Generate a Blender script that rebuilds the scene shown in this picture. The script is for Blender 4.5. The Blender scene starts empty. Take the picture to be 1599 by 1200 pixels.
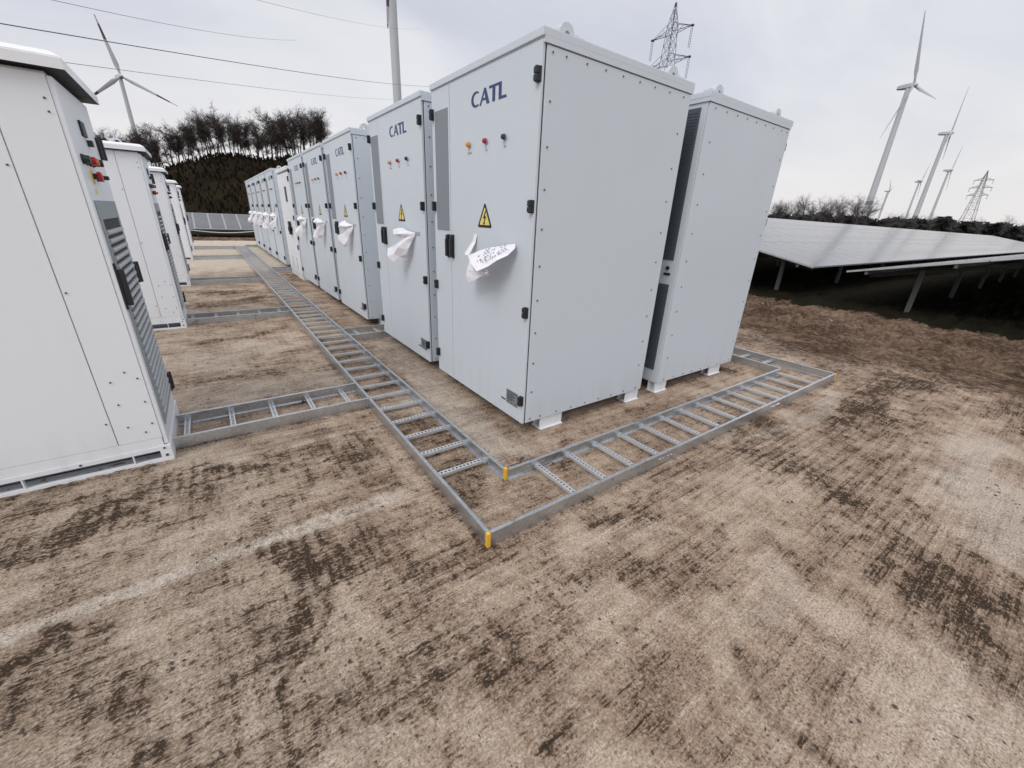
import bpy, bmesh, math, random
import numpy as np
from mathutils import Vector, Matrix

random.seed(7); rng = np.random.default_rng(7)
scene = bpy.context.scene
col = scene.collection
R_ = math.radians

# ------------------------------------------------------------------ camera
cam_d = bpy.data.cameras.new('camera'); cam = bpy.data.objects.new('camera', cam_d); col.objects.link(cam)
cam_d.sensor_width = 36; cam_d.lens = 14.2417; cam_d.clip_start = 0.05; cam_d.clip_end = 6000
CAM = Vector((-1.6077, -2.0426, 1.4679))
def cam_axes(pitch, roll, yaw):
    f = Vector((math.sin(yaw)*math.cos(pitch), math.cos(yaw)*math.cos(pitch), -math.sin(pitch)))
    r0 = Vector((math.cos(yaw), -math.sin(yaw), 0)); u0 = r0.cross(f)
    return r0*math.cos(roll)+u0*math.sin(roll), -r0*math.sin(roll)+u0*math.cos(roll), f
cr, cu, cf = cam_axes(0.3864, 0.0437, 0.6330)
cam.matrix_world = Matrix(((cr.x, cu.x, -cf.x, CAM.x), (cr.y, cu.y, -cf.y, CAM.y), (cr.z, cu.z, -cf.z, CAM.z), (0, 0, 0, 1)))
scene.camera = cam

# ------------------------------------------------------------------ world: overcast
SUN_EL, SUN_AZ = R_(46), R_(246)          # azimuth clockwise from +Y
world = bpy.data.worlds.new('World'); scene.world = world; world.use_nodes = True

class G:
    """small helper for node graphs"""
    def __init__(s, tree): s.t = tree; s.n = tree.nodes; s.l = tree.links
    def new(s, typ, **kw):
        n = s.n.new(typ)
        for k, v in kw.items(): setattr(n, k, v)
        return n
    def put(s, sock, v):
        if hasattr(v, 'is_linked') or hasattr(v, 'links'): s.l.new(v, sock)
        else: sock.default_value = v
    def m(s, op, a, b=0.0, c=None, clamp=False):
        n = s.new('ShaderNodeMath', operation=op, use_clamp=clamp)
        s.put(n.inputs[0], a); s.put(n.inputs[1], b)
        if c is not None: s.put(n.inputs[2], c)
        return n.outputs[0]
    def add(s, a, b): return s.m('ADD', a, b)
    def sub(s, a, b): return s.m('SUBTRACT', a, b)
    def mul(s, a, b): return s.m('MULTIPLY', a, b)
    def clamp(s, a): return s.m('ADD', a, 0.0, clamp=True)
    def ss(s, v, lo, hi, a=0.0, b=1.0):
        n = s.new('ShaderNodeMapRange', interpolation_type='SMOOTHSTEP')
        s.put(n.inputs[0], v); s.put(n.inputs[1], lo); s.put(n.inputs[2], hi); s.put(n.inputs[3], a); s.put(n.inputs[4], b)
        return n.outputs[0]
    def map(s, vec, scale=(1, 1, 1), loc=(0, 0, 0), rot=(0, 0, 0)):
        n = s.new('ShaderNodeMapping'); s.l.new(vec, n.inputs[0])
        n.inputs[1].default_value = loc; n.inputs[2].default_value = rot; n.inputs[3].default_value = scale
        return n.outputs[0]
    def noise(s, vec, scale=1.0, detail=4.0, rough=0.55, dist=0.0):
        n = s.new('ShaderNodeTexNoise'); s.l.new(vec, n.inputs['Vector'])
        n.inputs['Scale'].default_value = scale; n.inputs['Detail'].default_value = detail
        n.inputs['Roughness'].default_value = rough; n.inputs['Distortion'].default_value = dist
        return n.outputs[0]
    def vor(s, vec, scale=1.0, feature='F1', out=0, rand=1.0):
        n = s.new('ShaderNodeTexVoronoi', feature=feature); s.l.new(vec, n.inputs['Vector'])
        n.inputs['Scale'].default_value = scale; n.inputs['Randomness'].default_value = rand
        return n.outputs[out]
    def mix(s, f, a, b, mode='MIX'):
        n = s.new('ShaderNodeMix', data_type='RGBA', blend_type=mode); s.put(n.inputs[0], f)
        for k, v in ((6, a), (7, b)):
            if isinstance(v, tuple): n.inputs[k].default_value = (v[0], v[1], v[2], 1)
            else: s.l.new(v, n.inputs[k])
        return n.outputs[2]
    def xyz(s, vec):
        n = s.new('ShaderNodeSeparateXYZ'); s.l.new(vec, n.inputs[0]); return n.outputs
    def vec(s, x, y, z):
        n = s.new('ShaderNodeCombineXYZ'); s.put(n.inputs[0], x); s.put(n.inputs[1], y); s.put(n.inputs[2], z); return n.outputs[0]

def build_world():
    g = G(world.node_tree); g.n.clear()
    out = g.new('ShaderNodeOutputWorld'); bg = g.new('ShaderNodeBackground')
    sky = g.new('ShaderNodeTexSky', sky_type='NISHITA', sun_disc=False)
    sky.sun_elevation = SUN_EL; sky.sun_rotation = SUN_AZ; sky.air_density = 1.0; sky.dust_density = 4.0
    skyc = g.mix(1.0, sky.outputs[0], (0.10, 0.10, 0.10), 'MULTIPLY')
    tc = g.new('ShaderNodeTexCoord').outputs['Generated']
    x, y, z = g.xyz(tc)
    zz = g.add(g.m('MAXIMUM', z, 0.0), 0.22)
    p = g.vec(g.m('DIVIDE', x, zz), g.m('DIVIDE', y, zz), 0.3)
    n1 = g.noise(g.map(p, (0.7, 1.15, 1), rot=(0, 0, 0.5)), 1.3, 5, 0.55, 0.5)
    n2 = g.noise(g.map(p, (0.3, 0.5, 1), loc=(4, 2, 0)), 1.4, 3, 0.5)
    c = g.ss(g.add(g.mul(n1, 0.55), g.mul(n2, 0.45)), 0.36, 0.62)
    cloud = g.mix(c, (0.68, 0.705, 0.79), (0.885, 0.885, 0.92))
    hor = g.ss(z, 0.02, 0.30, 1.0, 0.0)
    cloud = g.mix(g.mul(hor, 0.85), cloud, (0.96, 0.93, 0.92))
    # overcast skies are brighter overhead
    up = g.ss(z, 0.45, 1.0, 0.0, 1.0)
    cloud = g.mix(up, cloud, (1.25, 1.25, 1.30))
    fin = g.mix(0.86, skyc, cloud)
    g.l.new(fin, bg.inputs[0]); bg.inputs[1].default_value = 1.0
    g.l.new(bg.outputs[0], out.inputs[0])
build_world()

sun_d = bpy.data.lights.new('sun', 'SUN'); sun = bpy.data.objects.new('sun', sun_d); col.objects.link(sun)
sun_d.energy = 1.1; sun_d.angle = R_(28); sun_d.color = (1.0, 0.96, 0.91)
sdir = Vector((math.sin(SUN_AZ)*math.cos(SUN_EL), math.cos(SUN_AZ)*math.cos(SUN_EL), math.sin(SUN_EL)))
sun.rotation_euler = sdir.to_track_quat('Z', 'Y').to_euler(); sun.location = (-6, -9, 12)

vs = scene.view_settings
vs.view_transform = 'Standard'; vs.look = 'None'; vs.exposure = 0.0; vs.gamma = 1.0
scene.render.engine = 'CYCLES'
scene.cycles.max_bounces = 6; scene.cycles.diffuse_bounces = 3; scene.cycles.glossy_bounces = 3
scene.cycles.use_adaptive_sampling = True; scene.cycles.adaptive_threshold = 0.015

# ------------------------------------------------------------------ materials
def new_mat(name):
    m = bpy.data.materials.new(name); m.use_nodes = True
    g = G(m.node_tree); b = m.node_tree.nodes['Principled BSDF']
    return m, g, b
def simple(name, c, rough=0.5, metal=0.0, var=0.06, scale=9.0, bump=0.0):
    m, g, b = new_mat(name)
    p = g.new('ShaderNodeTexCoord').outputs['Object']
    n = g.noise(p, scale, 4, 0.6)
    cc = g.mix(n, tuple(max(0, v*(1-var)) for v in c), tuple(min(1, v*(1+var)) for v in c))
    g.l.new(cc, b.inputs['Base Color'])
    g.put(b.inputs['Roughness'], g.ss(n, 0.3, 0.7, max(0.02, rough-0.05), min(1, rough+0.07)))
    b.inputs['Metallic'].default_value = metal
    if bump:
        bn = g.new('ShaderNodeBump'); bn.inputs['Strength'].default_value = bump; bn.inputs['Distance'].default_value = 0.01
        g.l.new(n, bn.inputs['Height']); g.l.new(bn.outputs[0], b.inputs['Normal'])
    return m
def matte(*keys):
    for k in keys: M[k].node_tree.nodes['Principled BSDF'].inputs['Specular IOR Level'].default_value = 0.03
def paint(name, c, rough=0.42):
    """powder-coated sheet steel: faint dust, faint vertical runs, orange-peel"""
    m, g, b = new_mat(name)
    p = g.new('ShaderNodeTexCoord').outputs['Object']
    n1 = g.noise(p, 1.3, 5, 0.6); n2 = g.noise(g.map(p, (7, 7, 0.5)), 1.5, 4, 0.6); n3 = g.noise(p, 60, 2, 0.5)
    x, y, z = g.xyz(p)
    d = g.ss(g.add(g.mul(n1, 0.6), g.mul(n2, 0.4)), 0.45, 0.75, 0.0, 0.5)
    low = g.mul(g.ss(z, 0.05, 0.38, 1.0, 0.0), g.ss(n2, 0.4, 0.7, 0.05, 0.30))
    sp = g.mul(g.ss(g.noise(p, 38, 3, 0.6), 0.70, 0.76), g.ss(z, 0.1, 1.0, 0.5, 0.05))
    f = g.clamp(g.add(g.mul(d, 0.16), g.add(low, g.mul(sp, 0.6))))
    cc = g.mix(f, c, (c[0]*0.72, c[1]*0.68, c[2]*0.62))
    g.l.new(cc, b.inputs['Base Color'])
    g.put(b.inputs['Roughness'], g.ss(n1, 0.3, 0.7, rough-0.06, rough+0.12))
    bn = g.new('ShaderNodeBump'); bn.inputs['Strength'].default_value = 0.06; bn.inputs['Distance'].default_value = 0.002
    g.l.new(g.add(g.mul(n3, 0.3), g.mul(n1, 16.0)), bn.inputs['Height']); g.l.new(bn.outputs[0], b.inputs['Normal'])
    return m
def galvanised():
    m, g, b = new_mat('galvanised_steel')
    p = g.new('ShaderNodeTexCoord').outputs['Object']
    v = g.vor(p, 70, out=1); n = g.noise(p, 5, 4, 0.6); s = g.noise(g.map(p, (3, 40, 40)), 2, 3)
    w = g.xyz(v)[0]
    f = g.clamp(g.add(g.mul(w, 0.4), g.mul(n, 0.6)))
    cc = g.mix(f, (0.42, 0.45, 0.48), (0.72, 0.75, 0.79))
    dirt = g.ss(g.noise(p, 9, 5, 0.65), 0.55, 0.72, 0, 0.55)
    cc = g.mix(dirt, cc, (0.26, 0.22, 0.18))
    g.l.new(cc, b.inputs['Base Color']); b.inputs['Metallic'].default_value = 0.9
    g.put(b.inputs['Roughness'], g.ss(s, 0.3, 0.7, 0.28, 0.45))
    return m
M = {}
M['cab'] = paint('cabinet_grey_paint', (0.62, 0.685, 0.75))
M['white'] = paint('white_paint', (0.845, 0.88, 0.925), 0.38)
M['roofw'] = paint('roof_white_paint', (0.85, 0.875, 0.90), 0.35)
M['black'] = simple('black_plastic', (0.018, 0.02, 0.024), 0.45)
M['dark'] = simple('recess_shade', (0.03, 0.033, 0.037), 0.7)  # painted shade for roof undersides, eaves and slat gaps
M['gap'] = simple('seam_rubber', (0.06, 0.065, 0.075), 0.7)
M['vent'] = simple('grey_filter_mesh', (0.24, 0.265, 0.30), 0.65, 0.0, 0.08, 60)
M['grille'] = simple('dark_grille', (0.10, 0.12, 0.145), 0.6, 0.2, 0.1, 50)
M['slat'] = simple('louvre_slat_grey', (0.44, 0.47, 0.50), 0.4, 0.1)
M['lframe'] = simple('louvre_frame_grey', (0.30, 0.335, 0.365), 0.5)
M['galv'] = galvanised()
M['rung'] = simple('bright_galvanised_strip', (0.62, 0.65, 0.68), 0.4, 0.5, 0.18, 30)
M['bolt'] = simple('bolt_steel', (0.10, 0.105, 0.115), 0.4, 0.7)
M['lug'] = simple('zinc_lug', (0.60, 0.64, 0.67), 0.35, 0.4, 0.15, 20)
M['yellow'] = simple('yellow_plastic', (0.80, 0.47, 0.05), 0.5)
M['sign_y'] = simple('sign_yellow', (0.80, 0.66, 0.20), 0.5)
M['sign_k'] = simple('sign_black', (0.015, 0.015, 0.015), 0.55)
M['logo'] = simple('logo_blue', (0.028, 0.055, 0.16), 0.45)
M['amber'] = simple('amber_lens', (0.75, 0.28, 0.03), 0.25)
M['red'] = simple('red_lens', (0.42, 0.012, 0.02), 0.25)
M['green'] = simple('dark_green_lens', (0.01, 0.05, 0.045), 0.25)
M['orange'] = simple('orange_lens', (0.80, 0.20, 0.02), 0.3)
M['plate'] = simple('nameplate_silver', (0.33, 0.35, 0.38), 0.35, 0.5, 0.15, 60)
M['paper'] = simple('white_paper', (0.84, 0.84, 0.90), 0.75, 0.0, 0.03)
M['ink'] = simple('printed_ink', (0.05, 0.05, 0.07), 0.8)
M['labelgrey'] = simple('small_grey_label', (0.36, 0.38, 0.41), 0.6)
M['turbine'] = simple('turbine_grey_white', (0.56, 0.58, 0.61), 0.5, 0.0, 0.05, 0.05)
M['turbine_band'] = simple('turbine_grey_band', (0.26, 0.27, 0.29), 0.5, 0.0, 0.05, 0.05)
M['redtip'] = simple('blade_dull_red_paint', (0.13, 0.075, 0.08), 0.5)
M['steel'] = simple('pylon_steel', (0.10, 0.105, 0.12), 0.6, 0.2)
M['insul'] = simple('insulator_grey', (0.16, 0.17, 0.2), 0.4)
M['wire'] = simple('aluminium_conductor', (0.10, 0.11, 0.13), 0.6, 0.2)
M['alu'] = simple('aluminium_frame', (0.66, 0.68, 0.70), 0.35, 0.6)
M['post'] = simple('weathered_galvanised_post', (0.12, 0.12, 0.12), 0.6, 0.3, 0.25, 5)
M['cable'] = simple('white_cable', (0.72, 0.72, 0.70), 0.5)
M['bark'] = simple('dark_bark', (0.065, 0.056, 0.050), 0.9, 0, 0.4, 2)
M['twig'] = simple('bare_twigs', (0.085, 0.072, 0.066), 0.9, 0, 0.4, 1.5)
M['far_twig'] = simple('hazed_grey_twigs', (0.17, 0.16, 0.165), 0.9, 0, 0.3, 1.5)  # grey twig tone, lightened to put distance haze into the colour
M['brush'] = simple('winter_brush', (0.016, 0.013, 0.008), 0.95, 0, 0.5, 0.4)
M['evergreen'] = simple('dark_evergreen', (0.030, 0.036, 0.030), 0.95, 0, 0.5, 0.4)
matte('bark', 'twig', 'far_twig', 'brush', 'evergreen')
def solar_glass():
    m, g, b = new_mat('solar_glass')
    p = g.new('ShaderNodeTexCoord').outputs['Object']
    x, y, z = g.xyz(p)
    lx = g.m('PINGPONG', x, 0.079); ly = g.m('PINGPONG', y, 0.079)
    ln = g.m('MAXIMUM', g.ss(lx, 0.001, 0.004, 1, 0), g.ss(ly, 0.001, 0.004, 1, 0))
    n = g.noise(p, 1.2, 4)
    c = g.mix(g.mul(ln, 0.25), (0.014, 0.017, 0.032), (0.10, 0.10, 0.12))
    c = g.mix(g.ss(n, 0.3, 0.8, 0.08, 0.30), c, (0.32, 0.29, 0.26))
    g.l.new(c, b.inputs['Base Color']); g.put(b.inputs['Roughness'], g.ss(n, 0.3, 0.7, 0.10, 0.2))
    b.inputs['IOR'].default_value = 2.0
    return m
M['glass'] = solar_glass()

# ------------------------------------------------------------------ mesh helpers
def tag(o, label=None, cat=None, group=None, kind=None):
    if label: o['label'] = label
    if cat: o['category'] = cat
    if group: o['group'] = group
    if kind: o['kind'] = kind
    return o
def empty(name, loc=(0, 0, 0), rz=0.0):
    o = bpy.data.objects.new(name, None); col.objects.link(o); o.location = loc; o.rotation_euler = (0, 0, rz)
    o.empty_display_size = 0.1
    return o
def link(name, me, parent=None, loc=None):
    o = bpy.data.objects.new(name, me); col.objects.link(o)
    if parent: o.parent = parent
    if loc: o.location = loc
    return o
def mats(me, mm):
    for k in (mm if isinstance(mm, (list, tuple)) else [mm]): me.materials.append(M[k])
def from_bm(bm, name, mm, parent=None, smooth=False, loc=None):
    me = bpy.data.meshes.new(name); bm.normal_update(); bm.to_mesh(me); bm.free(); mats(me, mm)
    if smooth:
        for p in me.polygons: p.use_smooth = True
        if hasattr(me, 'set_sharp_from_angle'): me.set_sharp_from_angle(angle=R_(40))
    return link(name, me, parent, loc)
def from_py(v, f, name, mm, parent=None, mi=None, smooth=False):
    me = bpy.data.meshes.new(name); me.from_pydata([tuple(a) for a in v], [], f); mats(me, mm)
    if mi is not None: me.polygons.foreach_set('material_index', mi)
    if smooth:
        for p in me.polygons: p.use_smooth = True
    me.update()
    return link(name, me, parent)
def box(bm, x0, x1, y0, y1, z0, z1, bev=0.0, mi=0, seg=2):
    r = bmesh.ops.create_cube(bm, size=1.0)
    vs_ = r['verts']
    for v in vs_: v.co = Vector(((x0+x1)/2+v.co.x*(x1-x0), (y0+y1)/2+v.co.y*(y1-y0), (z0+z1)/2+v.co.z*(z1-z0)))
    fs = set(f for v in vs_ for f in v.link_faces)
    for f in fs: f.material_index = mi
    if bev:
        es = set(e for f in fs for e in f.edges)
        bmesh.ops.bevel(bm, geom=list(es), offset=bev, segments=seg, profile=0.7, affect='EDGES', clamp_overlap=True)
def cyl(bm, a, b, r0, r1=None, n=12, mi=0, cap=True):
    r1 = r0 if r1 is None else r1
    a = Vector(a); b = Vector(b); d = (b-a).normalized()
    t = Vector((0, 0, 1)) if abs(d.z) < 0.9 else Vector((1, 0, 0))
    u = d.cross(t).normalized(); w = d.cross(u)
    A = [bm.verts.new(a+(u*math.cos(2*math.pi*i/n)+w*math.sin(2*math.pi*i/n))*r0) for i in range(n)]
    B = [bm.verts.new(b+(u*math.cos(2*math.pi*i/n)+w*math.sin(2*math.pi*i/n))*r1) for i in range(n)]
    fs = [bm.faces.new((A[i], A[(i+1) % n], B[(i+1) % n], B[i])) for i in range(n)]
    if cap: fs += [bm.faces.new(A[::-1]), bm.faces.new(B)]
    for f in fs: f.material_index = mi
    return fs
def BX(name, mm, parent, *dims, bev=0.0):
    bm = bmesh.new(); box(bm, *dims, bev=bev); return from_bm(bm, name, mm, parent)
def extrude_poly(bm, pts2, to3, depth_vec, mi=0):
    """closed 2-D outline -> thin solid"""
    A = [bm.verts.new(to3(p)) for p in pts2]; dv = Vector(depth_vec)
    B = [bm.verts.new(Vector(a.co)+dv) for a in A]; n = len(A)
    f = [bm.faces.new(A), bm.faces.new(B[::-1])] + [bm.faces.new((A[i], B[i], B[(i+1) % n], A[(i+1) % n])) for i in range(n)]
    for k in f: k.material_index = mi
def copy_tree(o, parent=None):
    c = o.copy(); col.objects.link(c); c.parent = parent
    for ch in list(o.children): copy_tree(ch, c)
    return c

# ------------------------------------------------------------------ ground
def ground_material():
    m, g, b = new_mat('worn_concrete_and_soil')
    P0 = g.new('ShaderNodeTexCoord').outputs['Object']
    x, y, z = g.xyz(P0)
    def N(vec, scale=1.0, detail=4.0, rough=0.55, dist=0.0):
        o = g.noise(vec, scale, detail, rough, dist); o.node.noise_dimensions = '2D'; return o
    def att(n):
        a = g.new('ShaderNodeAttribute'); a.attribute_name = n; return g.xyz(a.outputs['Vector'])
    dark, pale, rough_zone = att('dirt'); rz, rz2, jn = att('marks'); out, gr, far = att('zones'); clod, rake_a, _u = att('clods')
    ex = lambda n_, k=2.4: g.m('MULTIPLY_ADD', g.sub(n_, 0.5), k, 0.5)
    # brushed grain runs along X, rake and tyre marks along Y
    s_fine = N(g.map(P0, (6.0, 95, 1)), 1.0, 4, 0.62, 0.15)
    s_mid = N(g.map(P0, (1.4, 24, 1), rot=(0, 0, 0.03)), 1.0, 4, 0.6, 0.2)
    s_y = N(g.map(P0, (17, 0.9, 1)), 1.0, 3, 0.6, 0.3)
    n_grit = N(P0, 120, 2, 0.7); n_grit2 = N(P0, 42, 4, 0.7); n_clod = N(P0, 15, 6, 0.74)
    n_pit = N(g.map(P0, (1, 1.7, 1)), 62, 4, 0.75)
    n_patch = N(P0, 1.15, 5, 0.62, 0.4); n_patch2 = N(g.map(P0, loc=(3, 9, 0)), 3.6, 5, 0.65, 0.3)
    rake = g.ss(g.m('SINE', g.mul(g.add(x, g.mul(s_y, 0.05)), 2*math.pi/0.062)), -0.2, 0.9)
    rk2 = g.ss(g.m('SINE', g.mul(g.add(y, g.mul(s_mid, 0.05)), 2*math.pi/0.055)), -0.2, 0.9)
    light = (0.56, 0.46, 0.365); mid = (0.43, 0.33, 0.25); brown = (0.235, 0.164, 0.116); soil = (0.050, 0.034, 0.023)
    t = g.add(g.add(g.mul(ex(n_patch), 0.32), g.mul(ex(s_mid), 0.22)), g.add(g.mul(ex(n_patch2), 0.28), g.mul(ex(n_clod), 0.18)))
    c = g.mix(g.ss(t, 0.20, 0.60), light, mid)
    c = g.mix(g.mul(g.ss(t, 0.45, 0.80), 0.8), c, brown)
    c = g.mix(g.mul(g.ss(g.add(x, g.mul(y, -0.4)), -1.2, 0.8), 0.15), c, (0.50, 0.365, 0.285))
    c = g.mix(g.mul(g.ss(x, -0.9, -1.8), 0.38), c, (0.40, 0.35, 0.295))
    c = g.mix(g.mul(pale, 0.68), c, (0.55, 0.50, 0.445))
    c = g.mix(g.mul(far, 0.85), c, (0.60, 0.535, 0.45))
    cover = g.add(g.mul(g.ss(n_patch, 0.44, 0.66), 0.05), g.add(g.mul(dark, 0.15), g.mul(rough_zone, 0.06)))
    cover = g.add(cover, g.mul(g.sub(g.ss(n_patch2, 0.35, 0.65), 0.5), 0.16))
    cover = g.sub(cover, g.add(g.mul(pale, 0.18), g.add(g.mul(far, 0.35), g.mul(jn, 0.30))))
    grain = g.add(g.add(g.mul(ex(s_fine), 0.22), g.mul(ex(s_mid), 0.13)), g.add(g.mul(ex(n_clod), 0.27), g.add(g.mul(ex(n_grit2), 0.16), g.mul(ex(n_pit), 0.22))))
    stripes = g.add(g.mul(g.sub(rake, 0.5), g.ss(s_y, 0.35, 0.65)), g.mul(ex(s_y, 1.2), 0.4))
    grain = g.add(grain, g.mul(g.mul(stripes, rz), 0.17))
    grain = g.add(grain, g.mul(g.mul(g.sub(rk2, 0.5), rz2), 0.13))
    line = g.ss(N(g.map(P0, (1.6, 62, 1), rot=(0, 0, -0.02)), 1.0, 3, 0.6), 0.57, 0.63)
    grain = g.add(grain, g.mul(line, g.mul(g.ss(n_patch2, 0.35, 0.6), 0.12)))
    gc_ = g.add(g.add(grain, cover), g.mul(clod, 0.13))
    sm = g.ss(gc_, 0.66, 0.86)
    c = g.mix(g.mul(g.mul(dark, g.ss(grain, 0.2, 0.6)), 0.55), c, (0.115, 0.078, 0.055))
    c = g.mix(g.mul(g.ss(gc_, 0.46, 0.74), 0.56), c, brown)
    c = g.mix(g.ss(gc_, 0.16, 0.44, 0.60, 0.0), c, (0.66, 0.57, 0.475))
    c = g.mix(g.mul(sm, 0.95), c, soil)
    j2 = g.mul(jn, g.ss(g.add(n_clod, g.mul(n_grit2, .6)), 0.70, 0.98, 1.0, 0.10))
    c = g.mix(g.mul(j2, 0.95), c, g.mix(g.ss(n_patch2, 0.35, 0.65), (0.64, 0.58, 0.515), (0.50, 0.43, 0.365)))
    v = g.vor(P0, 55); v.node.voronoi_dimensions = '2D'
    crumb = g.mul(g.ss(v, 0.10, 0.22, 1.0, 0.0), g.ss(n_patch2, 0.42, 0.6))
    c = g.mix(g.mul(crumb, 0.7), c, (0.06, 0.045, 0.036))
    c = g.mix(g.mul(g.ss(ex(n_pit), 0.62, 0.95), 0.55), c, (0.10, 0.073, 0.056))
    c = g.mix(g.mul(g.ss(ex(n_pit), 0.40, 0.05), 0.35), c, (0.66, 0.56, 0.47))
    c = g.mix(0.6, c, g.mix(1.0, c, g.mix(ex(n_grit, 2.2), (0.4, 0.4, 0.4), (1.6, 1.57, 1.53)), 'MULTIPLY'))
    # soil yard beyond the pad, dead grass blackened to paint the shade under the panels
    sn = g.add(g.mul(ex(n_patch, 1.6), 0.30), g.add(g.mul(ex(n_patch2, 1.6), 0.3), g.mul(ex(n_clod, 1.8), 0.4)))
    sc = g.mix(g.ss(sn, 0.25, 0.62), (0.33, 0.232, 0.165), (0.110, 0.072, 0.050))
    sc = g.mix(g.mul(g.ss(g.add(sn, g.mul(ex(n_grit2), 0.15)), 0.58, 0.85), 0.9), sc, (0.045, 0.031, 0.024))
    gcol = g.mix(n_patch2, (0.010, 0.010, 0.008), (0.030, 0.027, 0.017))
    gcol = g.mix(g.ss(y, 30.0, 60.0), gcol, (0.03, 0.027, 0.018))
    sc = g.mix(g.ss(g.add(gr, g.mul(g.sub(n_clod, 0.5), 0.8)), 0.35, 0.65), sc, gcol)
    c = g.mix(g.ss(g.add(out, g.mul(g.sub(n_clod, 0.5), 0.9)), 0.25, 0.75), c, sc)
    g.l.new(c, b.inputs['Base Color'])
    b.inputs['Roughness'].default_value = 0.95; b.inputs['Specular IOR Level'].default_value = 0.03
    h = g.add(g.add(g.mul(s_fine, 0.45), g.mul(n_clod, 0.9)), g.add(g.mul(n_grit2, 0.45), g.mul(n_pit, 0.25)))
    h = g.add(h, g.mul(out, g.mul(n_clod, 2.2)))
    bn = g.new('ShaderNodeBump'); bn.inputs['Strength'].default_value = 1.0; bn.inputs['Distance'].default_value = 0.016
    g.l.new(h, bn.inputs['Height']); g.l.new(bn.outputs[0], b.inputs['Normal'])
    return m
M['ground'] = ground_material()

def vnoise(x, y, seed=0):
    """tileless value noise, vectorised"""
    xi = np.floor(x).astype(np.int64); yi = np.floor(y).astype(np.int64); xf = x-xi; yf = y-yi
    def h(a, b_):
        n = (a*374761393 + b_*668265263 + seed*974634) & 0x7fffffff
        n = ((n ^ (n >> 13))*1274126177) & 0x7fffffff
        return ((n ^ (n >> 16)) & 0xffff)/65535.0
    u = xf*xf*(3-2*xf); w = yf*yf*(3-2*yf)
    return (h(xi, yi)*(1-u)+h(xi+1, yi)*u)*(1-w)+(h(xi, yi+1)*(1-u)+h(xi+1, yi+1)*u)*w
def fbm(x, y, oct=4, seed=0):
    a = 0.5; s = 0
    for k in range(oct): s = s+a*vnoise(x*2**k, y*2**k, seed+k*17); a *= 0.5
    return s
def sstep(a, lo, hi):
    t = np.clip((a-lo)/(hi-lo), 0, 1); return t*t*(3-2*t)
def ground_height(X, Y):
    out = np.maximum(sstep(X+1.2*(fbm(X*0.5, Y*0.5, 3, 5)-0.5), 4.4, 6.6), np.maximum(sstep(Y, 21.8, 22.6), sstep(-X, 9.8, 11.0)))
    near = 1-sstep(np.abs(X-8)+np.abs(Y)*0.5, 12, 30)
    clod = (fbm(X*1.6, Y*3.2, 5, 3)-0.5)*0.13 + (fbm(X*5, Y*8, 4, 9)-0.5)*0.19
    # tracked ruts running roughly along Y just beyond the pad
    rut = -0.07*np.exp(-((X-6.6-0.15*Y)/0.22)**2)*(0.6+0.4*np.sin(Y*21)) - 0.05*np.exp(-((X-7.6-0.15*Y)/0.2)**2)*(0.6+0.4*np.sin(Y*23+1))
    return out*(clod*near+rut*near+0.03*(fbm(X*0.2, Y*0.2, 3, 31)-0.4))
def clod_mask(X, Y, dark, rough, rz, pale):
    """trodden soil clods lying on the slab, drawn out along the brushed grain; 0..1"""
    wx = X+0.02*(vnoise(X*22, Y*22, 201)-.5); wy = Y+0.02*(vnoise(X*22, Y*22, 202)-.5)
    c1 = fbm(wx*13, wy*27, 4, 203); c2 = fbm(wx*30, wy*46, 3, 207)
    rake = 0.5+0.5*np.sin((wx+0.03*fbm(X*2, Y*1.1, 3, 211))*2*np.pi/0.062)
    lug = 0.5+0.5*np.sin((wy+0.02*fbm(X*3, Y*3, 2, 213))*2*np.pi/0.085)
    big = fbm(X*1.3, Y*1.3, 4, 217)
    v = 0.55*c1+0.45*c2+0.28*(rake-0.5)*rz*(0.35+0.65*lug)+0.16*dark+0.075*rough-0.16*pale+0.30*(big-0.47)
    return sstep(v, 0.56, 0.68), rake
def stroke(X, Y, pts, w, soft=0.6):
    """mask of a ragged band along a polyline"""
    d = np.full(X.shape, 1e9)
    for (x0, y0), (x1, y1) in zip(pts[:-1], pts[1:]):
        vx, vy = x1-x0, y1-y0; L = vx*vx+vy*vy+1e-9
        t = np.clip(((X-x0)*vx+(Y-y0)*vy)/L, 0, 1); d = np.minimum(d, np.hypot(X-x0-t*vx, Y-y0-t*vy))
    return 1-sstep(d/w, 1-soft, 1+soft)
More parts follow.
